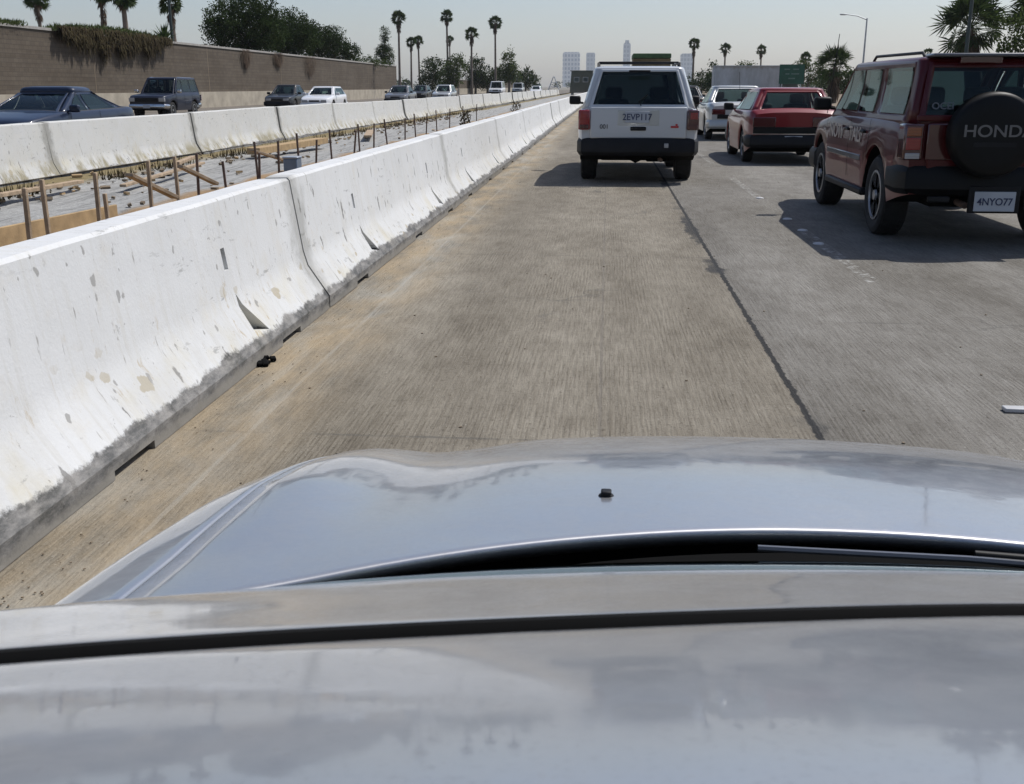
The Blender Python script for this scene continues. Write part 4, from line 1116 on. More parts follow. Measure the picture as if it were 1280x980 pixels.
# ------------------------------------------------------------------ things in the median
stk = [(6.12,.76,'w',2),(6.42,.78,'w',-1),(7.25,.76,'w',1),(7.36,.60,'w',-2),(8.05,.79,'w',1),(8.68,.78,'w',-1),(9.12,.78,'r',2),(9.9,.66,'r',-4),(10.6,.70,'r',3),(10.95,.79,'r',-3),(11.35,.78,'r',2),
       (12.3,.82,'r',-2),(13.0,.72,'r',5),(13.9,.80,'r',-3),(14.6,.78,'r',8),(15.4,.82,'r',-2),(16.4,.80,'r',3),(17.3,.84,'r',-6),(18.6,.82,'r',2),(19.8,.86,'r',-3),(21.2,.84,'r',4),(22.8,.86,'r',-2),(24.6,.86,'r',2),(26.8,.88,'r',-3),(29.5,.88,'r',2)]
wi = ri = 0
for (y, h, k, lean) in stk:
    mb = MB(); rot = Matrix.Rotation(R(lean), 3, 'Y') @ Matrix.Rotation(R(lean*.6), 3, 'X')
    H = h+.19; x = -3.6+rnd.uniform(-.06, .06)
    if k == 'w':
        mb.box(rot @ Vector((0, 0, H/2)), (.027, .027, H), 0, rot); o = mb.build('timber_stake', M['wood'], bevel=.004)
        tag(o, '%s brown timber stake from the left, standing behind the near white barrier' % ORD[wi], 'stake', 'timber stakes in the median'); wi += 1
    else:
        mb.tube([rot @ Vector((0, 0, 0)), rot @ Vector((0, 0, H))], .013, 6); o = mb.build('steel_stake', M['rebar'], smooth=50)
        tag(o, '%s thin rusty steel stake from the left, standing in the median strip' % ORD[ri], 'stake', 'steel stakes in the median'); ri += 1
    o.location = (x, y, -.19)
def plank(name, label, p0, p1, w, t, m='wood', cat='board'):
    p0, p1 = Vector(p0), Vector(p1); d = p1-p0; L = d.length
    q = d.to_track_quat('Y', 'Z').to_matrix()
    mb = MB(); mb.box((0, 0, 0), (w, L, t)); o = mb.build(name, M[m], bevel=.004)
    o.location = (p0+p1)/2; o.rotation_euler = q.to_euler(); return tag(o, label, cat)
plank('form_board', 'orange timber form board low behind the near barrier at the left edge', (-4.3, 4.5, .24), (-4.3, 8.9, .16), .03, .38, 'woodpale')
plank('form_board', 'long timber form board behind the stakes in mid median', (-4.35, 9.2, .06), (-4.4, 14.2, -.02), .03, .34, 'woodpale')
plank('timber_brace', 'short brown brace leaning on the stakes near the fourth timber stake', (-3.58, 8.5, .46), (-3.75, 8.05, .68), .08, .03)
plank('timber_brace', 'short reddish brace propped beside the last timber stake', (-3.52, 9.3, .50), (-3.7, 8.95, .68), .07, .03)
plank('timber_brace', 'thin slanted brace near the blue grey box', (-3.45, 11.7, .50), (-3.75, 11.0, .70), .06, .025)
plank('loose_board', 'brown board lying along the foot of the far barrier at the left', (-7.95, 12.1, -.02), (-7.85, 15.2, -.02), .12, .05)
plank('loose_board', 'thin brown board lying on the pale concrete beside the far barrier', (-7.1, 15.0, -.06), (-7.5, 19.2, -.02), .10, .04)
plank('loose_board', 'pale board pile end at the foot of the far barrier in mid median', (-7.6, 22.4, 0), (-7.2, 26.6, .03), .30, .14, 'woodpale')
plank('loose_board', 'weathered board resting across the stakes behind the near barrier', (-3.75, 9.0, .70), (-4.0, 10.0, .69), .05, .03)
plank('loose_board', 'grey brown board lying flat far along the median strip', (-6.8, 30., -.02), (-7.6, 34., -.02), .22, .06)
c = thing('metal_box', 'small blue grey metal box standing just behind the near barrier joint', 'box', (-2.50, 8.30, -.17))
b = MB(); b.box((0, 0, .485), (.115, .13, .97)); b.build('box_shell', M['bluegrey'], c, bevel=.01)
b = MB(); b.box((0, 0, .975), (.125, .14, .016)); b.build('box_lid', M['steel'], c, bevel=.006)
for i, (y, x, w) in enumerate(((21.8, -2.9, .35), (36.5, -3.1, .6))):
    mb = MB(); r2 = random.Random(50+i)
    for k in range(260):
        a = r2.uniform(0, 6.28); rr = w*.5*math.sqrt(r2.random()); z = r2.uniform(.0, 1.0)
        p = Vector((rr*math.cos(a)*(1-.5*z), rr*math.sin(a), z)); d = Vector((r2.gauss(0,1), r2.gauss(0,1), r2.gauss(.5,.8))).normalized()*.09; e = d.orthogonal().normalized()*.02
        mb.add([p-e, p+e, p+d], [(0,1,2)])
    o = mb.build('dry_weed', M['ivy'], recalc=False); o.location = (x, y, -.17)
    tag(o, ['dry brown weed poking above the near barrier', 'second, wider dry weed farther along the near barrier'][i], 'weed')
# scattered rubble and dry grass in the median (uncountable)
mb = MB(); r2 = random.Random(3)
for k in range(800):
    y = 3+r2.random()**1.7*52; x = r2.choice((r2.gauss(-8.0, .22), r2.gauss(-8.0, .22), r2.uniform(-8., -3.)))
    s = r2.uniform(.015, .06); rot = Matrix.Rotation(r2.uniform(0, 3), 3, 'Z') @ Matrix.Rotation(r2.uniform(-.5, .5), 3, 'X')
    mb.box((x, y, -.15+mz(x, y)+s*.2), (s*r2.uniform(.8, 3), s, s*.7), r2.choice((0, 1, 1, 1)), rot)
tag(mb.build('rubble', [M['woodpale'], M['soil']]), 'rubble and wood scraps littering the median strip', 'rubble', kind='stuff')
mb = MB()
for k in range(3200):
    y = 10+r2.random()**1.4*60; x = -8.12+r2.gauss(0, .16); h = r2.uniform(.04, .20); a = r2.uniform(0, 6.28)
    if mnoise.noise(Vector((y*.55, 2, 0))) < -.02: continue
    p = Vector((x, y, -.10)); d = Vector((math.cos(a)*.05, math.sin(a)*.05, h)); e = Vector((-math.sin(a), math.cos(a), 0))*.012
    mb.add([p-e, p+e, p+d], [(0,1,2)])
tag(mb.build('dry_grass', M['ivy'], recalc=False), 'dry tan grass along the foot of the far barrier', 'grass', kind='stuff')
# grit and debris along the near barrier's foot
mb = MB()
for k in range(260):
    y = 2.4+r2.random()**1.8*26; x = -1.66+abs(r2.gauss(0, .10)); s = r2.uniform(.002, .005)
    rot = Matrix.Rotation(r2.uniform(0, 3), 3, 'Z'); mb.box((x, y, .004+s*.2), (s*1.5, s, s*.7), 0, rot)
for k in range(160):
    y = 3+r2.random()**1.5*20; x = r2.uniform(-1.5, 4); s = r2.uniform(.003, .009); mb.box((x, y, .003), (s*1.4, s, s*.6), 0, Matrix.Rotation(r2.uniform(0, 3), 3, 'Z'))
tag(mb.build('road_grit', M['soil']), 'fine grit and crumbs along the barrier foot', 'grit', kind='stuff')
# black lumps added for the dark broken hole at the barrier foot
mb = MB()
for k in range(9): mb.box((r2.uniform(-.03, .03), r2.uniform(-.07, .07), .014), (.03, .04, .02), 0, Matrix.Rotation(r2.uniform(0, 3), 3, 'Z') @ Matrix.Rotation(r2.uniform(-.6, .6), 3, 'X'))
o = mb.build('dark_gap_lump', M['under'], bevel=.006); o.location = (-1.695, 4.97, .0); tag(o, 'black lump added for the dark broken gap at the foot of the near barrier', 'dark gap')
# raised white lane markers
for i, (x, y) in enumerate(((1.80, 4.46), (1.90, 9.45), (1.92, 10.35), (1.92, 11.25), (1.93, 13.4))):
    mb = MB()
    if i == 0: mb.box((0, 0, .010), (.13, .055, .018)); nm = 'road_marker'; lb = 'pale raised road marker at the right edge, nearest the silver coupe'
    else:
        mb.lathe([(0,.05),(.008,.046),(.014,.03),(.017,.001)], 16, 'z'); nm = 'road_stud'
        lb = ['', 'white raised road stud in the maroon SUV shadow, nearest of three', 'middle white road stud in the maroon SUV shadow', 'farthest white road stud in the maroon SUV shadow', 'white road stud just beyond the maroon SUV shadow'][i]
    o = mb.build(nm, M['letter_pale'], smooth=40, bevel=.004 if i == 0 else 0); o.location = (x, y, .001); tag(o, lb, 'road marker', 'raised lane markers')

# ------------------------------------------------------------------ retaining walls
def wall(label, x0, y0, x1, y1, z0, z1, parts=True):
    root = thing('block_wall', label, 'wall', (x0, y0, 0))
    def P(t, off, z): return (x0+(x1-x0)*t+off-x0, y0+(y1-y0)*t-y0, z)
    n = 24
    def strip(name, a, b, f0, f1, m):
        mb = MB(); rows = []
        for j in range(n+1):
            t = j/n; lo, hi = f0(t), f1(t); rows.append([P(t, b, lo), P(t, b, hi), P(t, a, hi), P(t, a, lo)])
        mb.grid(rows); mb.f += [[0,1,2,3], [n*4+i for i in range(4)]]; mb.mi += [0,0]
        return mb.build(name, m, root)
    top = lambda t: z0+(z1-z0)*t
    strip('blockwork', -.30, 0, lambda t: -.2, top, M['wall'])
    strip('coping', -.36, .06, lambda t: top(t)+.002, lambda t: top(t)+.13, M['capstone'])
    strip('base_band', .003, .16, lambda t: -.1, lambda t: 1.0, M['wallbase'])
    mb = MB()
    for k in range(1, 8):
        t = k/8; mb.box(P(t, .0, top(t)/2), (.012, .05, top(t)-.1))
    mb.build('expansion_joint', M['soil'], root)
    return root
wall('long brown block wall with pale base band along the far carriageway', -27., 6., -27., 137., 4.02, 3.78)
wall('lower brown block wall in the distance beyond the first wall', -26.6, 186., -25., 330., 2.45, 2.3)
# ------------------------------------------------------------------ plants
def rdir(r): 
    while True:
        v = Vector((r.uniform(-1,1), r.uniform(-1,1), r.uniform(-1,1)))
        if .05 < v.length < 1: return v.normalized()
def crown(blobs, n, size, r, up=.3):
    """leaf clumps spread through the blobs' volume, thinner and ragged outside"""
    mb = MB(); tot = sum(b[3]*b[4]*b[5] for b in blobs)
    for (cx, cy, cz, rx, ry, rz) in blobs:
        k = int(n*rx*ry*rz/tot)+1
        clumps = []
        for _ in range(max(6, k//26)):
            d = rdir(r); f = r.random()**.42*1.02; clumps.append((Vector((cx+d.x*rx*f, cy+d.y*ry*f, cz+d.z*rz*f)), d))
        for c, d0 in clumps:
            cs = size*r.uniform(1.6, 3.4)
            for _ in range(26):
                p = c+rdir(r)*cs*r.random()**.5
                t = (rdir(r)+d0*.7+Vector((0,0,up))).normalized(); s = size*r.uniform(.6, 1.25); e = t.cross(rdir(r)).normalized()*s*.36
                m = p+t*s*.55
                mb.add([p, m-e, p+t*s, m+e], [(0,1,2,3)])
    return mb
def tree(label, x, y, z0, blobs, n, size, m='leaf_dark', trunk=.25, seed=1, name='tree', cat='tree', group=None):
    r = random.Random(seed); root = thing(name, label, cat, (x, y, z0), 0, group)
    crown(blobs, n, size, r).build('crown', M[m], root, recalc=False)
    mb = MB(); zb = min(b[2] for b in blobs)
    mb.tube([(0, 0, -.15), (.05, .03, zb*.6), (0, 0, max(zb, .4))], [trunk, trunk*.8, trunk*.6], 8)
    for b in blobs[:5]:
        mb.tube([(0, 0, zb*.55), (b[0]*.5, b[1]*.5, (zb*.5+b[2])/2), (b[0], b[1], b[2])], [trunk*.5, trunk*.3, trunk*.12], 6)
    mb.build('trunk', M['bark'], root, smooth=60); return root
def palm(label, x, y, z0, H, R_, seed, skirt=.5, trunk=.20, nf=64, name='fan_palm', squash=1., group='fan palms', bw=.11, nb=9):
    """fan palm: trunk, green crown of pleated fans, hanging dead skirt"""
    r = random.Random(seed); root = thing(name, label, 'palm', (x, y, z0), 0, group)
    bend = Vector((r.uniform(-.02, .02)*H, r.uniform(-.02, .02)*H, 0))
    top = Vector((bend.x, bend.y, H))
    mb = MB(); mb.tube([(0,0,-.2), Vector((bend.x*.15, bend.y*.15, H*.3)), Vector((bend.x*.5, bend.y*.5, H*.65)), top], [trunk*1.35, trunk, trunk*.85, trunk*.8], 8)
    mb.build('trunk', M['bark'], root, smooth=60)
    def fan(mb, el, az, pl, fl, droop):
        d = Vector((math.cos(az)*math.cos(el), math.sin(az)*math.cos(el), math.sin(el)))
        side = d.cross(Vector((0,0,1))); side = side.normalized() if side.length > .01 else Vector((1,0,0)); side = Matrix.Rotation(r.gauss(0, .8), 3, d) @ side; upv = side.cross(d)
        q = top+d*pl; w = .012*R_
        mb.add([top-side*w, top+side*w, q+side*w, q-side*w], [(0,1,2,3)])
        for k in range(nb):
            a = R(-75)+R(150)*k/(nb-1)
            t = (d*math.cos(a)+side*math.sin(a)).normalized(); tip = q+t*fl*r.uniform(.75, 1.2)+Vector((0,0,-droop*fl))
            e = t.cross(upv).normalized()*fl*bw; mid = q+(tip-q)*.55+Vector((0,0,droop*fl*.18))+upv*.02*fl
            mb.add([q, mid-e, tip, mid+e], [(0,1,2,3)])
    mb = MB()
    for k in range(nf):
        el = R(r.choice((r.uniform(-45, 50), r.uniform(25, 90)))); az = r.uniform(0, 6.283)
        fan(mb, el*squash, az, R_*r.uniform(.40, .68), R_*r.uniform(.42, .60), r.uniform(.05, .35))
    mb.build('crown', M['leaf_palm'], root, recalc=False)
    if skirt:
        mb = MB()
        for k in range(int(nf*.7)):
            az = r.uniform(0, 6.283); zz = -r.random()*skirt*R_*1.5
            d = Vector((math.cos(az), math.sin(az), 0)); side = Vector((-d.y, d.x, 0)); p = top+Vector((0, 0, zz))+d*trunk*.8
            tip = p+d*R_*r.uniform(.15, .38)*(1+zz/(skirt*R_*2.5))+Vector((0,0,-R_*r.uniform(.35, .7)))
            for s in (-1, 0, 1):
                e = side*R_*.045; o2 = side*s*R_*.12; mb.add([p, (p+tip)/2+o2-e, tip+o2, (p+tip)/2+o2+e], [(0,1,2,3)])
        mb.build('dead_frond_skirt', M['leaf_dead'], root, recalc=False)
    return root

Z = 3.9
palm('tall palm with dark bushy head leftmost above the block wall', -45.8, 85., Z, 4.3, 1.05, 1, .9, .16)
palm('palm with a long tapering skirt above the hanging ivy', -38.2, 80., Z, 4.2, .95, 2, 1.5, .14)
palm('thick trunked palm just right of the tapering palm', -34.1, 75., Z, 3.55, 1.0, 3, .35, .21)
palm('bushy palm directly behind the dark green pole', -32.7, 80., Z, 3.4, .95, 4, .9, .2)
palm('tall slender palm just past the end of the block wall', -33.0, 170., 0, 11.6, 1.25, 5, .9, .2)
palm('shorter left palm of the close pair right of the wall end', -34.8, 190., 0, 8.8, 1.0, 6, .8, .18)
palm('right palm of the close pair right of the wall end', -34.2, 195., 0, 9.2, 1.05, 7, .6, .18)
palm('tallest palm rising over the dense roadside trees', -28.2, 190., 0, 13.1, 1.2, 8, .6, .2)
palm('small distant palm just right of the tallest palm', -41.0, 280., 0, 13.0, 1.1, 9, .8, .2)
palm('medium palm right of the small distant palm', -24.0, 190., 0, 10.2, 1.25, 10, .9, .2)
palm('tall palm rightmost over the roadside trees', -20.3, 195., 0, 12.3, 1.25, 11, .8, .2)
palm('palm with a dark drooping head right of the white SUV', 14.6, 190., 0, 8.4, 1.05, 12, 1.2, .2)
palm('left palm of two above the grey box truck', 24.2, 230., 0, 8.8, 1.25, 13, .5, .2)
palm('right palm of two above the grey box truck', 33.0, 240., 0, 8.9, 1.2, 14, .7, .2)
palm('thin leaning palm with a dead grey head beside the low fan palm', 29.9, 170., 0, 5.6, .85, 15, 1.3, .13)
palm('low broad fan palm beside the street lamp', 17.3, 85., 0, 2.8, 1.6, 16, .9, .25, 62, bw=.05, nb=11)
palm('large spiky fan palm over the maroon SUV roof', 22.2, 70., 0, 4.8, 2.2, 17, .5, .3, 85, bw=.05, nb=11)
palm('large fan palm cut by the right edge of the photo', 26.2, 69., 0, 5.9, 2.3, 18, .6, .3, 85, bw=.05, nb=11)
palm('small palm top just left of the large fan palms', 42.4, 150., 0, 5.6, .7, 19, .3, .16, 30)
# spiky plant on top of the wall
def agave(label, x, y, z, n, L, seed):
    r = random.Random(seed); mb = MB()
    for k in range(n):
        az = r.uniform(0, 6.28); el = R(r.uniform(8, 88)); l = L*r.uniform(.6, 1.05)
        d = Vector((math.cos(az)*math.cos(el), math.sin(az)*math.cos(el), math.sin(el))); s = d.cross(Vector((0,0,1))).normalized()*.05*L
        m = d*l*.45; t = d*l+Vector((0,0,-.10*l)); mb.add([-s*.8, s*.8, m+s, m-s], [(0,1,2,3)]); mb.add([m-s, m+s, t], [(0,1,2)])
    o = mb.build('spiky_plant', M['leaf_palm'], recalc=False); o.location = (x, y, z); return tag(o, label, 'plant')
agave('spiky dark green plant on top of the wall beside the green pole', -27.6, 66., Z+.15, 70, 1.35, 3)
agave('small spiky plant at the left end of the hanging ivy', -27.5, 52.5, Z+.1, 30, .55, 4)
# big bushy trees behind the wall
tree('large dense dark tree left of the bushes on the wall top', -30.2, 88., Z, [(0,0,2.3,3.0,3,2.2),(-1.5,.5,2.4,1.7,2,1.9),(2.2,0,1.9,2.0,2,1.9),(.9,0,3.8,2.0,2,1.4),(-.6,0,1.0,2.7,2,1.2)], 26000, .16, 'leaf_dark', .25, 21)
tree('broad dark tree in the middle of the bushes on the wall top', -30.6, 101., Z, [(0,0,1.9,2.9,2.6,1.7),(-1.9,.3,2.2,1.8,2,1.5),(1.9,0,1.6,1.8,2,1.4),(.3,0,.9,2.9,2,1.1),(.2,0,3.1,2.2,2,1.4),(1.6,0,2.4,1.9,2,1.5)], 24000, .16, 'leaf_dark', .22, 22)
tree('lower rounded tree at the right end of the bushes on the wall top', -30.8, 118., Z-.2, [(0,0,1.7,2.3,2.2,1.6),(1.7,.3,1.4,1.6,1.6,1.3),(-1.5,0,1.9,1.6,1.6,1.5),(2.9,0,.9,1.2,1,.9),(.2,0,2.7,2.0,1.8,1.3),(-1.7,0,2.9,1.6,1.6,1.4)], 20000, .16, 'leaf_dark', .2, 23)
tree('small dark two-tiered tree standing beyond the wall end', -29.3, 141., 3.4, [(0,0,1.9,1.15,1.1,1.4),(.1,0,4.4,.6,.6,1.0),(0,0,3.4,.45,.45,.9)], 5200, .15, 'leaf_dark', .16, 24)
tree('low pale green shrub along the wall top near its end', -28.4, 124., 3.65, [(0,0,.45,2.6,1.0,.5),(2.2,0,.35,1.4,.8,.4)], 2200, .14, 'leaf_mid', .08, 25, 'shrub', 'shrub')
# trees at the roadside further on
tree('dark rounded tree at the left of the distant roadside group', -29.4, 180., 0, [(0,0,3.6,2.1,2,2.2),(-.6,0,2.0,2.0,2,1.6),(.5,0,5.0,1.3,1.3,1.1)], 3600, .28, 'leaf_dark', .25, 31)
tree('green tree second in the distant roadside group', -26.6, 186., 0, [(0,0,4.0,2.2,2,2.4),(-1.2,0,2.6,2.0,2,1.8),(.9,0,5.5,1.3,1.3,1.3)], 4200, .28, 'leaf_mid', .25, 32)
tree('tall dark tree in the middle of the distant roadside group', -25.2, 205., 0, [(0,0,4.2,2.2,2,2.4),(1.2,0,2.6,2.0,2,1.9),(.2,0,5.6,1.2,1.2,1.1)], 4000, .28, 'leaf_dark', .25, 33)
tree('wide low tree right of centre in the distant roadside group', -23.0, 206., 0, [(0,0,3.0,2.6,2,1.9),(2.1,0,2.8,2.0,2,1.7),(-1.8,0,2.4,1.8,2,1.6)], 4200, .28, 'leaf_dark', .25, 34)
tree('tallest tree at the right of the distant roadside group', -18.4, 201., 0, [(0,0,5.0,1.6,1.5,2.4),(-.9,0,3.4,1.9,1.8,1.9),(.7,0,3.6,1.6,1.5,1.8),(0,0,6.9,.9,.9,1.1)], 4200, .28, 'leaf_mid', .25, 35)
tree('lowest rounded tree at the right end of the distant roadside group', -17.6, 230., 0, [(0,0,3.0,2.2,2,2.0),(1.8,0,2.2,1.6,1.6,1.6)], 3000, .3, 'leaf_dark', .25, 36)
# right hand side
tree('dark tree between the white SUV and the box truck', 15.3, 180., 0, [(0,0,2.2,2.2,2,1.6),(1.8,0,1.8,1.6,1.6,1.5)], 3600, .24, 'leaf_dark', .2, 41)
tree('narrow dark shrub left of the grey box truck', 15.1, 160., 0, [(0,0,2.6,.7,.7,2.0),(.1,0,1.2,.9,.9,1.2)], 1600, .25, 'leaf_dark', .12, 42)
tree('pale green bush top over the grey box truck', 18.6, 152., 0, [(0,0,3.9,1.2,1.1,.8),(0,0,2.6,1.3,1.2,1.2)], 1500, .22, 'leaf_mid', .15, 43)
tree('yellow green bush top just left of the guide sign', 28.8, 160., 0, [(0,0,4.2,2.0,1.4,.9),(1.5,0,3.8,1.2,1.2,.8),(0,0,2.6,2.2,1.5,1.4)], 2000, .24, 'leaf_mid', .2, 44)
tree('dark leafy tree right of the guide sign', 26.5, 128., 0, [(0,0,1.8,2.6,2,1.4),(2.5,0,1.6,1.8,1.6,1.4)], 2800, .26, 'leaf_dark', .2, 45)
tree('leafy shrub tangled between the two large fan palms', 23.6, 66., 0, [(0,0,4.6,1.0,1,1.5),(.3,0,2.8,1.4,1.2,1.6)], 1900, .2, 'leaf_mid', .14, 46)
# ivy spilling over the wall
mb = MB(); r2 = random.Random(8)
for k in range(5200):
    t = r2.random(); y = 51.2+t*13.4; prof = math.sin(math.pi*min(1, t*1.05))**.5
    drop = max(.1, .15+1.35*prof*(.62+.75*mnoise.noise(Vector((y*.9, 0, 0))))+.55*mnoise.noise(Vector((y*3.1, 1, 0)))+.4*mnoise.noise(Vector((y*8., 5, 0))))*r2.random()**.8
    x = -26.90+r2.uniform(0, .42)*(1-drop*.3); z = Z+.30+.12*prof-drop
    p = Vector((x, y, z)); d = Vector((r2.uniform(-.05, .12), r2.gauss(0, .08), -r2.uniform(.12, .42))); e = Vector((r2.uniform(-.3,.3), 1, 0)).normalized()*r2.uniform(.02, .05)
    mb.add([p-e, p+e, p+d+e*.3, p+d-e*.3], [(0,1,2,3)])
root = thing('hanging_ivy', 'mass of brown green ivy hanging over the top of the block wall', 'ivy', (0,0,0))
mb.build('trailing_stems', M['ivy'], root, recalc=False)
mb = MB()
for k in range(3600):
    t = r2.random(); y = 51.0+t*13.8; prof = math.sin(math.pi*min(1, t*1.02))**.5
    p = Vector((-27.1+r2.uniform(-.5, .42), y, Z+.05+r2.random()*.42*prof)); d = Vector((r2.gauss(0,.6), r2.gauss(0,.6), 1)).normalized()*r2.uniform(.1, .3); e = d.orthogonal().normalized()*.03
    mb.add([p-e, p+e, p+d], [(0,1,2)])
mb.build('leafy_top', M['ivy_top'], root, recalc=False)
mb = MB()
for k in range(700):
    p = Vector((-27.0+r2.uniform(-.5, .3), 44.+r2.random()*4.6, Z+.08+r2.random()*.22)); d = Vector((r2.gauss(0,.6), r2.gauss(0,.6), 1)).normalized()*r2.uniform(.08, .22); e = d.orthogonal().normalized()*.03
    mb.add([p-e, p+e, p+d], [(0,1,2)])
tag(mb.build('ground_cover', M['ivy_top'], recalc=False), 'low green ground cover on the wall top at the left edge', 'ground cover', kind='stuff')
for i, (y, w, dr) in enumerate(((79., 1.2, 1.3), (87., 1.6, 1.0), (96.5, 2.6, 1.7))):
    mb = MB()
    for k in range(420):
        yy = r2.gauss(0, w*.4); z = Z+.1-r2.random()*dr*math.exp(-(yy/w)**2); p = Vector((.05+r2.uniform(0, .16), yy, z)); d = Vector((.03, r2.gauss(0,.05), -r2.uniform(.15,.4))); e = Vector((0,1,0))*.03
        mb.add([p-e, p+e, p+d], [(0,1,2)])
    o = mb.build('dry_vine', M['leaf_dead'], recalc=False); o.location = (-26.98, y, 0)
    tag(o, ['thin dry stems trailing down the wall, leftmost clump under the trees', 'short dry stems trailing down the wall, middle clump', 'long dry stems trailing down the wall, rightmost clump'][i], 'plant')
# far-off tree line that reads as one mass
mb = MB()
for k in range(150):
    y = r2.uniform(330, 1500); x = r2.choice((-1, 1))*(r2.uniform(20, 60)+y*r2.uniform(.01, .22)); s = r2.uniform(2.2, 4.2)
    for q in range(55):
        d = rdir(r2); p = Vector((x, y, s*.75))+Vector((d.x*s*1.2, d.y*s, d.z*s*.75))*r2.random()**.4; t = rdir(r2)*s*.38; e = t.cross(rdir(r2)).normalized()*s*.2
        mb.add([p, p+t*.5-e, p+t, p+t*.5+e], [(0,1,2,3)])
tag(mb.build('distant_trees', M['leaf_dark'], recalc=False), 'hazy line of distant trees along the horizon', 'trees', kind='stuff')

# ------------------------------------------------------------------ poles, lamp, pylon
def lamp(label, x, y, H, arm):
    root = thing('street_lamp', label, 'street lamp', (x, y, 0))
    mb = MB(); mb.tube([(0,0,0), (0,0,H*.6), (0,0,H)], [.13,.10,.075], 10); mb.build('pole', M['steel'], root, smooth=60)
    mb = MB(); mb.tube([(0,0,H-.15), (-arm*.45,0,H+.25), (-arm,0,H+.42)], [.06,.05,.045], 8); mb.build('arm', M['steel'], root, smooth=60)
    mb = MB(); mb.box((-arm-.28, 0, H+.42), (.75, .26, .13)); h = mb.build('lamp_head', M['steel'], root, bevel=.05)
    mb = MB(); mb.box((-arm-.30, 0, H+.345), (.5, .2, .03)); mb.build('lamp_lens', M['clear'], h)
    return root
lamp('grey street lamp with a curved arm reaching left above the maroon SUV', 28.2, 124., 8.55, 2.3)
root = thing('utility_pole', 'thin dark pole rising through the large fan palms at right', 'pole', (15.0, 47.5, 0))
mb = MB(); mb.tube([(0,0,0), (0,0,9.5)], [.085,.065], 8); mb.build('pole', M['pole_green'], root, smooth=60)
mb = MB(); mb.box((0,0,9.4), (.9,.08,.08)); mb.build('crossarm', M['pole_green'], root)
root = thing('utility_pole', 'dark green pole standing behind the wall beside the spiky plant', 'pole', (-27.5, 67., Z-.1))
mb = MB(); mb.tube([(0,0,0), (0,0,7.5)], [.10,.08], 8); mb.build('pole', M['pole_green'], root, smooth=60)
mb = MB(); mb.box((0,0,7.4), (.8,.08,.08)); mb.build('crossarm', M['pole_green'], root)
root = thing('utility_pole', 'small dark utility pole with crossarm left of the pylon', 'pole', (-17.5, 262., 0))
mb = MB(); mb.tube([(0,0,0), (0,0,3.9)], [.16,.13], 8); mb.build('pole', M['bark'], root, smooth=60)
mb = MB(); mb.box((0,0,3.55), (1.5,.12,.12)); mb.build('crossarm', M['bark'], root)
root = thing('lattice_pylon', 'small grey lattice frame on the horizon left of the towers', 'pylon', (-21.0, 420., 0))
mb = MB()
for sx in (-1, 1):
    for sy in (-1, 1): mb.tube([(sx*2.1, sy*.5, 0), (sx*.15, sy*.1, 5.0)], .16, 5)
mb.build('legs', M['steel'], root)
mb = MB()
for z in (1.4, 2.8): 
    w = 2.1*(1-z/5.4); mb.tube([(-w,0,z), (w,0,z)], .10, 5); mb.tube([(-w*1.2,0,z-.9), (w,0,z)], .08, 5)
mb.build('bracing', M['steel'], root)

# ------------------------------------------------------------------ downtown towers in the haze
def tower(label, x, y, w, d, h, m, crown_=None):
    root = thing('office_tower', label, 'tower', (x, y, -.3))
    mb = MB(); mb.box((0, 0, h/2), (w, d, h)); mb.build('shaft', M[m], root)
    mb = MB(); mb.box((0, 0, h+1.5), (w*.86, d*.86, 3.)); mb.build('roof_plant', M[m], root)
    if crown_:
        mb = MB(); mb.box((0, 0, h+7), (w*.55, d*.55, 12.)); mb.build('crown', M[m], root)
    return root
tower('widest hazy tower with gridded windows, leftmost on the skyline', -135.9, 4000., 62., 50., 119., 'tower_a')
tower('slim blue tower second from the left on the skyline', -65.6, 4000., 32., 32., 117., 'tower_b')
tower('tallest slender tower left of the green topped truck', 65.4, 4000., 26., 26., 150., 'tower_b', True)
tower('blue tower behind the drooping palm right of the white SUV roof', 283.5, 4000., 46., 40., 113., 'tower_b')

# ------------------------------------------------------------------ air, light, camera
mb = MB(); mb.box((0, 2150, 99.), (10100, 5900, 200.6+.0)); o = mb.build('haze', None if False else [])
x = N('pale_haze'); v = x.n('ShaderNodeVolumePrincipled'); v.inputs['Color'].default_value = (.86,.90,.94,1); v.inputs['Density'].default_value = .00011; v.inputs['Anisotropy'].default_value = .25
x.l(v.outputs[0], x.out.inputs['Volume']); o.data.materials.append(x.m); tag(o, kind='stuff')

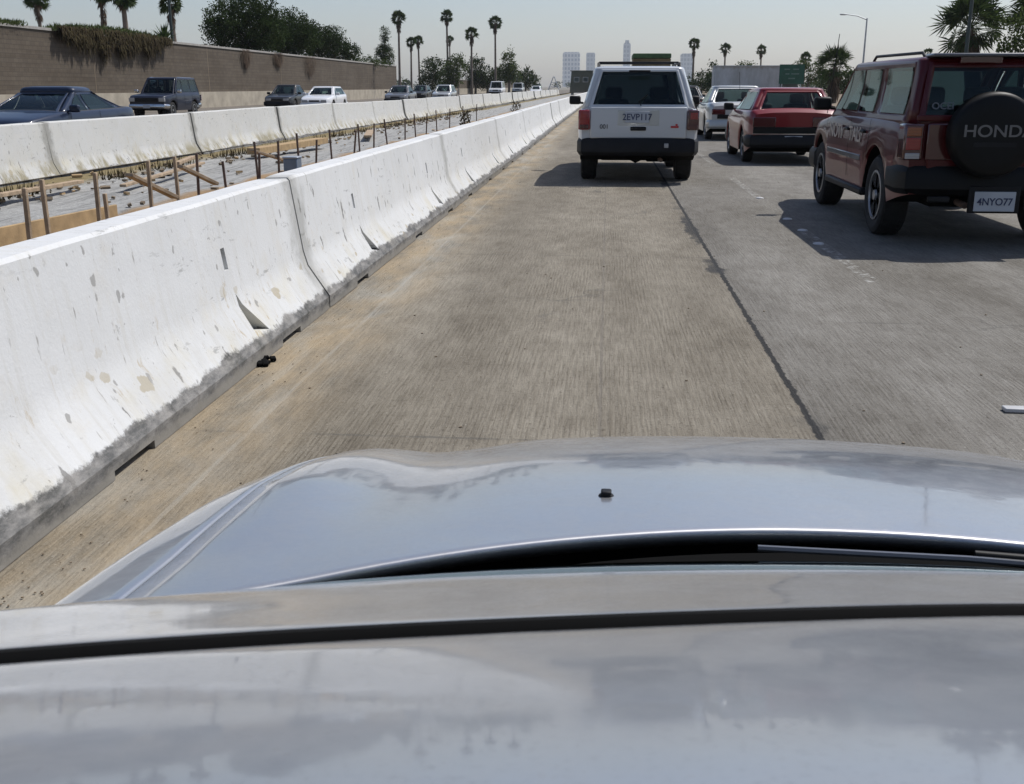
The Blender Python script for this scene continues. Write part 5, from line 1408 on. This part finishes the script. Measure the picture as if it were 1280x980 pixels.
EL, AZ = R(56), R(50)            # sun ahead and to the right
w = bpy.data.worlds.new('World'); sc.world = w; w.use_nodes = True
nt = w.node_tree; bg = nt.nodes['Background']; sky = nt.nodes.new('ShaderNodeTexSky'); sky.sky_type = 'NISHITA'
sky.sun_disc = False; sky.sun_elevation = EL; sky.sun_rotation = AZ; sky.altitude = 0; sky.air_density = 1.0; sky.dust_density = 1.4; sky.ozone_density = 1.
tint = nt.nodes.new('ShaderNodeMix'); tint.data_type = 'RGBA'; tint.blend_type = 'MULTIPLY'; tint.inputs[0].default_value = 1.; tint.inputs[7].default_value = (.96,.975,1.06,1)
nt.links.new(sky.outputs[0], tint.inputs[6]); nt.links.new(tint.outputs[2], bg.inputs[0]); bg.inputs[1].default_value = .105
sun = bpy.data.lights.new('sun', 'SUN'); sun.energy = 4.5; sun.angle = R(.53); sun.color = (1., .97, .925)
so = bpy.data.objects.new('sun', sun); COL.objects.link(so)
d = Vector((math.cos(EL)*math.sin(AZ), math.cos(EL)*math.cos(AZ), math.sin(EL))); so.rotation_euler = (-d).to_track_quat('-Z', 'Y').to_euler(); so.location = (30, 30, 60)

cam = bpy.data.cameras.new('camera'); co = bpy.data.objects.new('camera', cam); COL.objects.link(co); sc.camera = co
f = 1300.; p = math.atan(372/f); psi = math.atan(120*math.cos(p)/f)
cam.sensor_width = 36.; cam.lens = 36*f/1280; cam.shift_y = -10/1280; cam.clip_start = .02; cam.clip_end = 9000
co.location = (0, 0, 1.35); cam.dof.use_dof = True; cam.dof.focus_distance = 14.; cam.dof.aperture_fstop = 40.
Fv = Vector((-math.sin(psi)*math.cos(p), math.cos(psi)*math.cos(p), -math.sin(p)))
co.rotation_euler = Fv.to_track_quat('-Z', 'Y').to_euler()
sc.view_settings.view_transform = 'Standard'; sc.view_settings.look = 'None'; sc.view_settings.gamma = 1; sc.view_settings.exposure = 0
sc.view_settings.use_curve_mapping = False
sc.cycles.max_bounces = 8; sc.cycles.transparent_max_bounces = 12; sc.cycles.volume_bounces = 1
sc.cycles.sample_clamp_indirect = 6.
sc.cycles.use_denoising = True
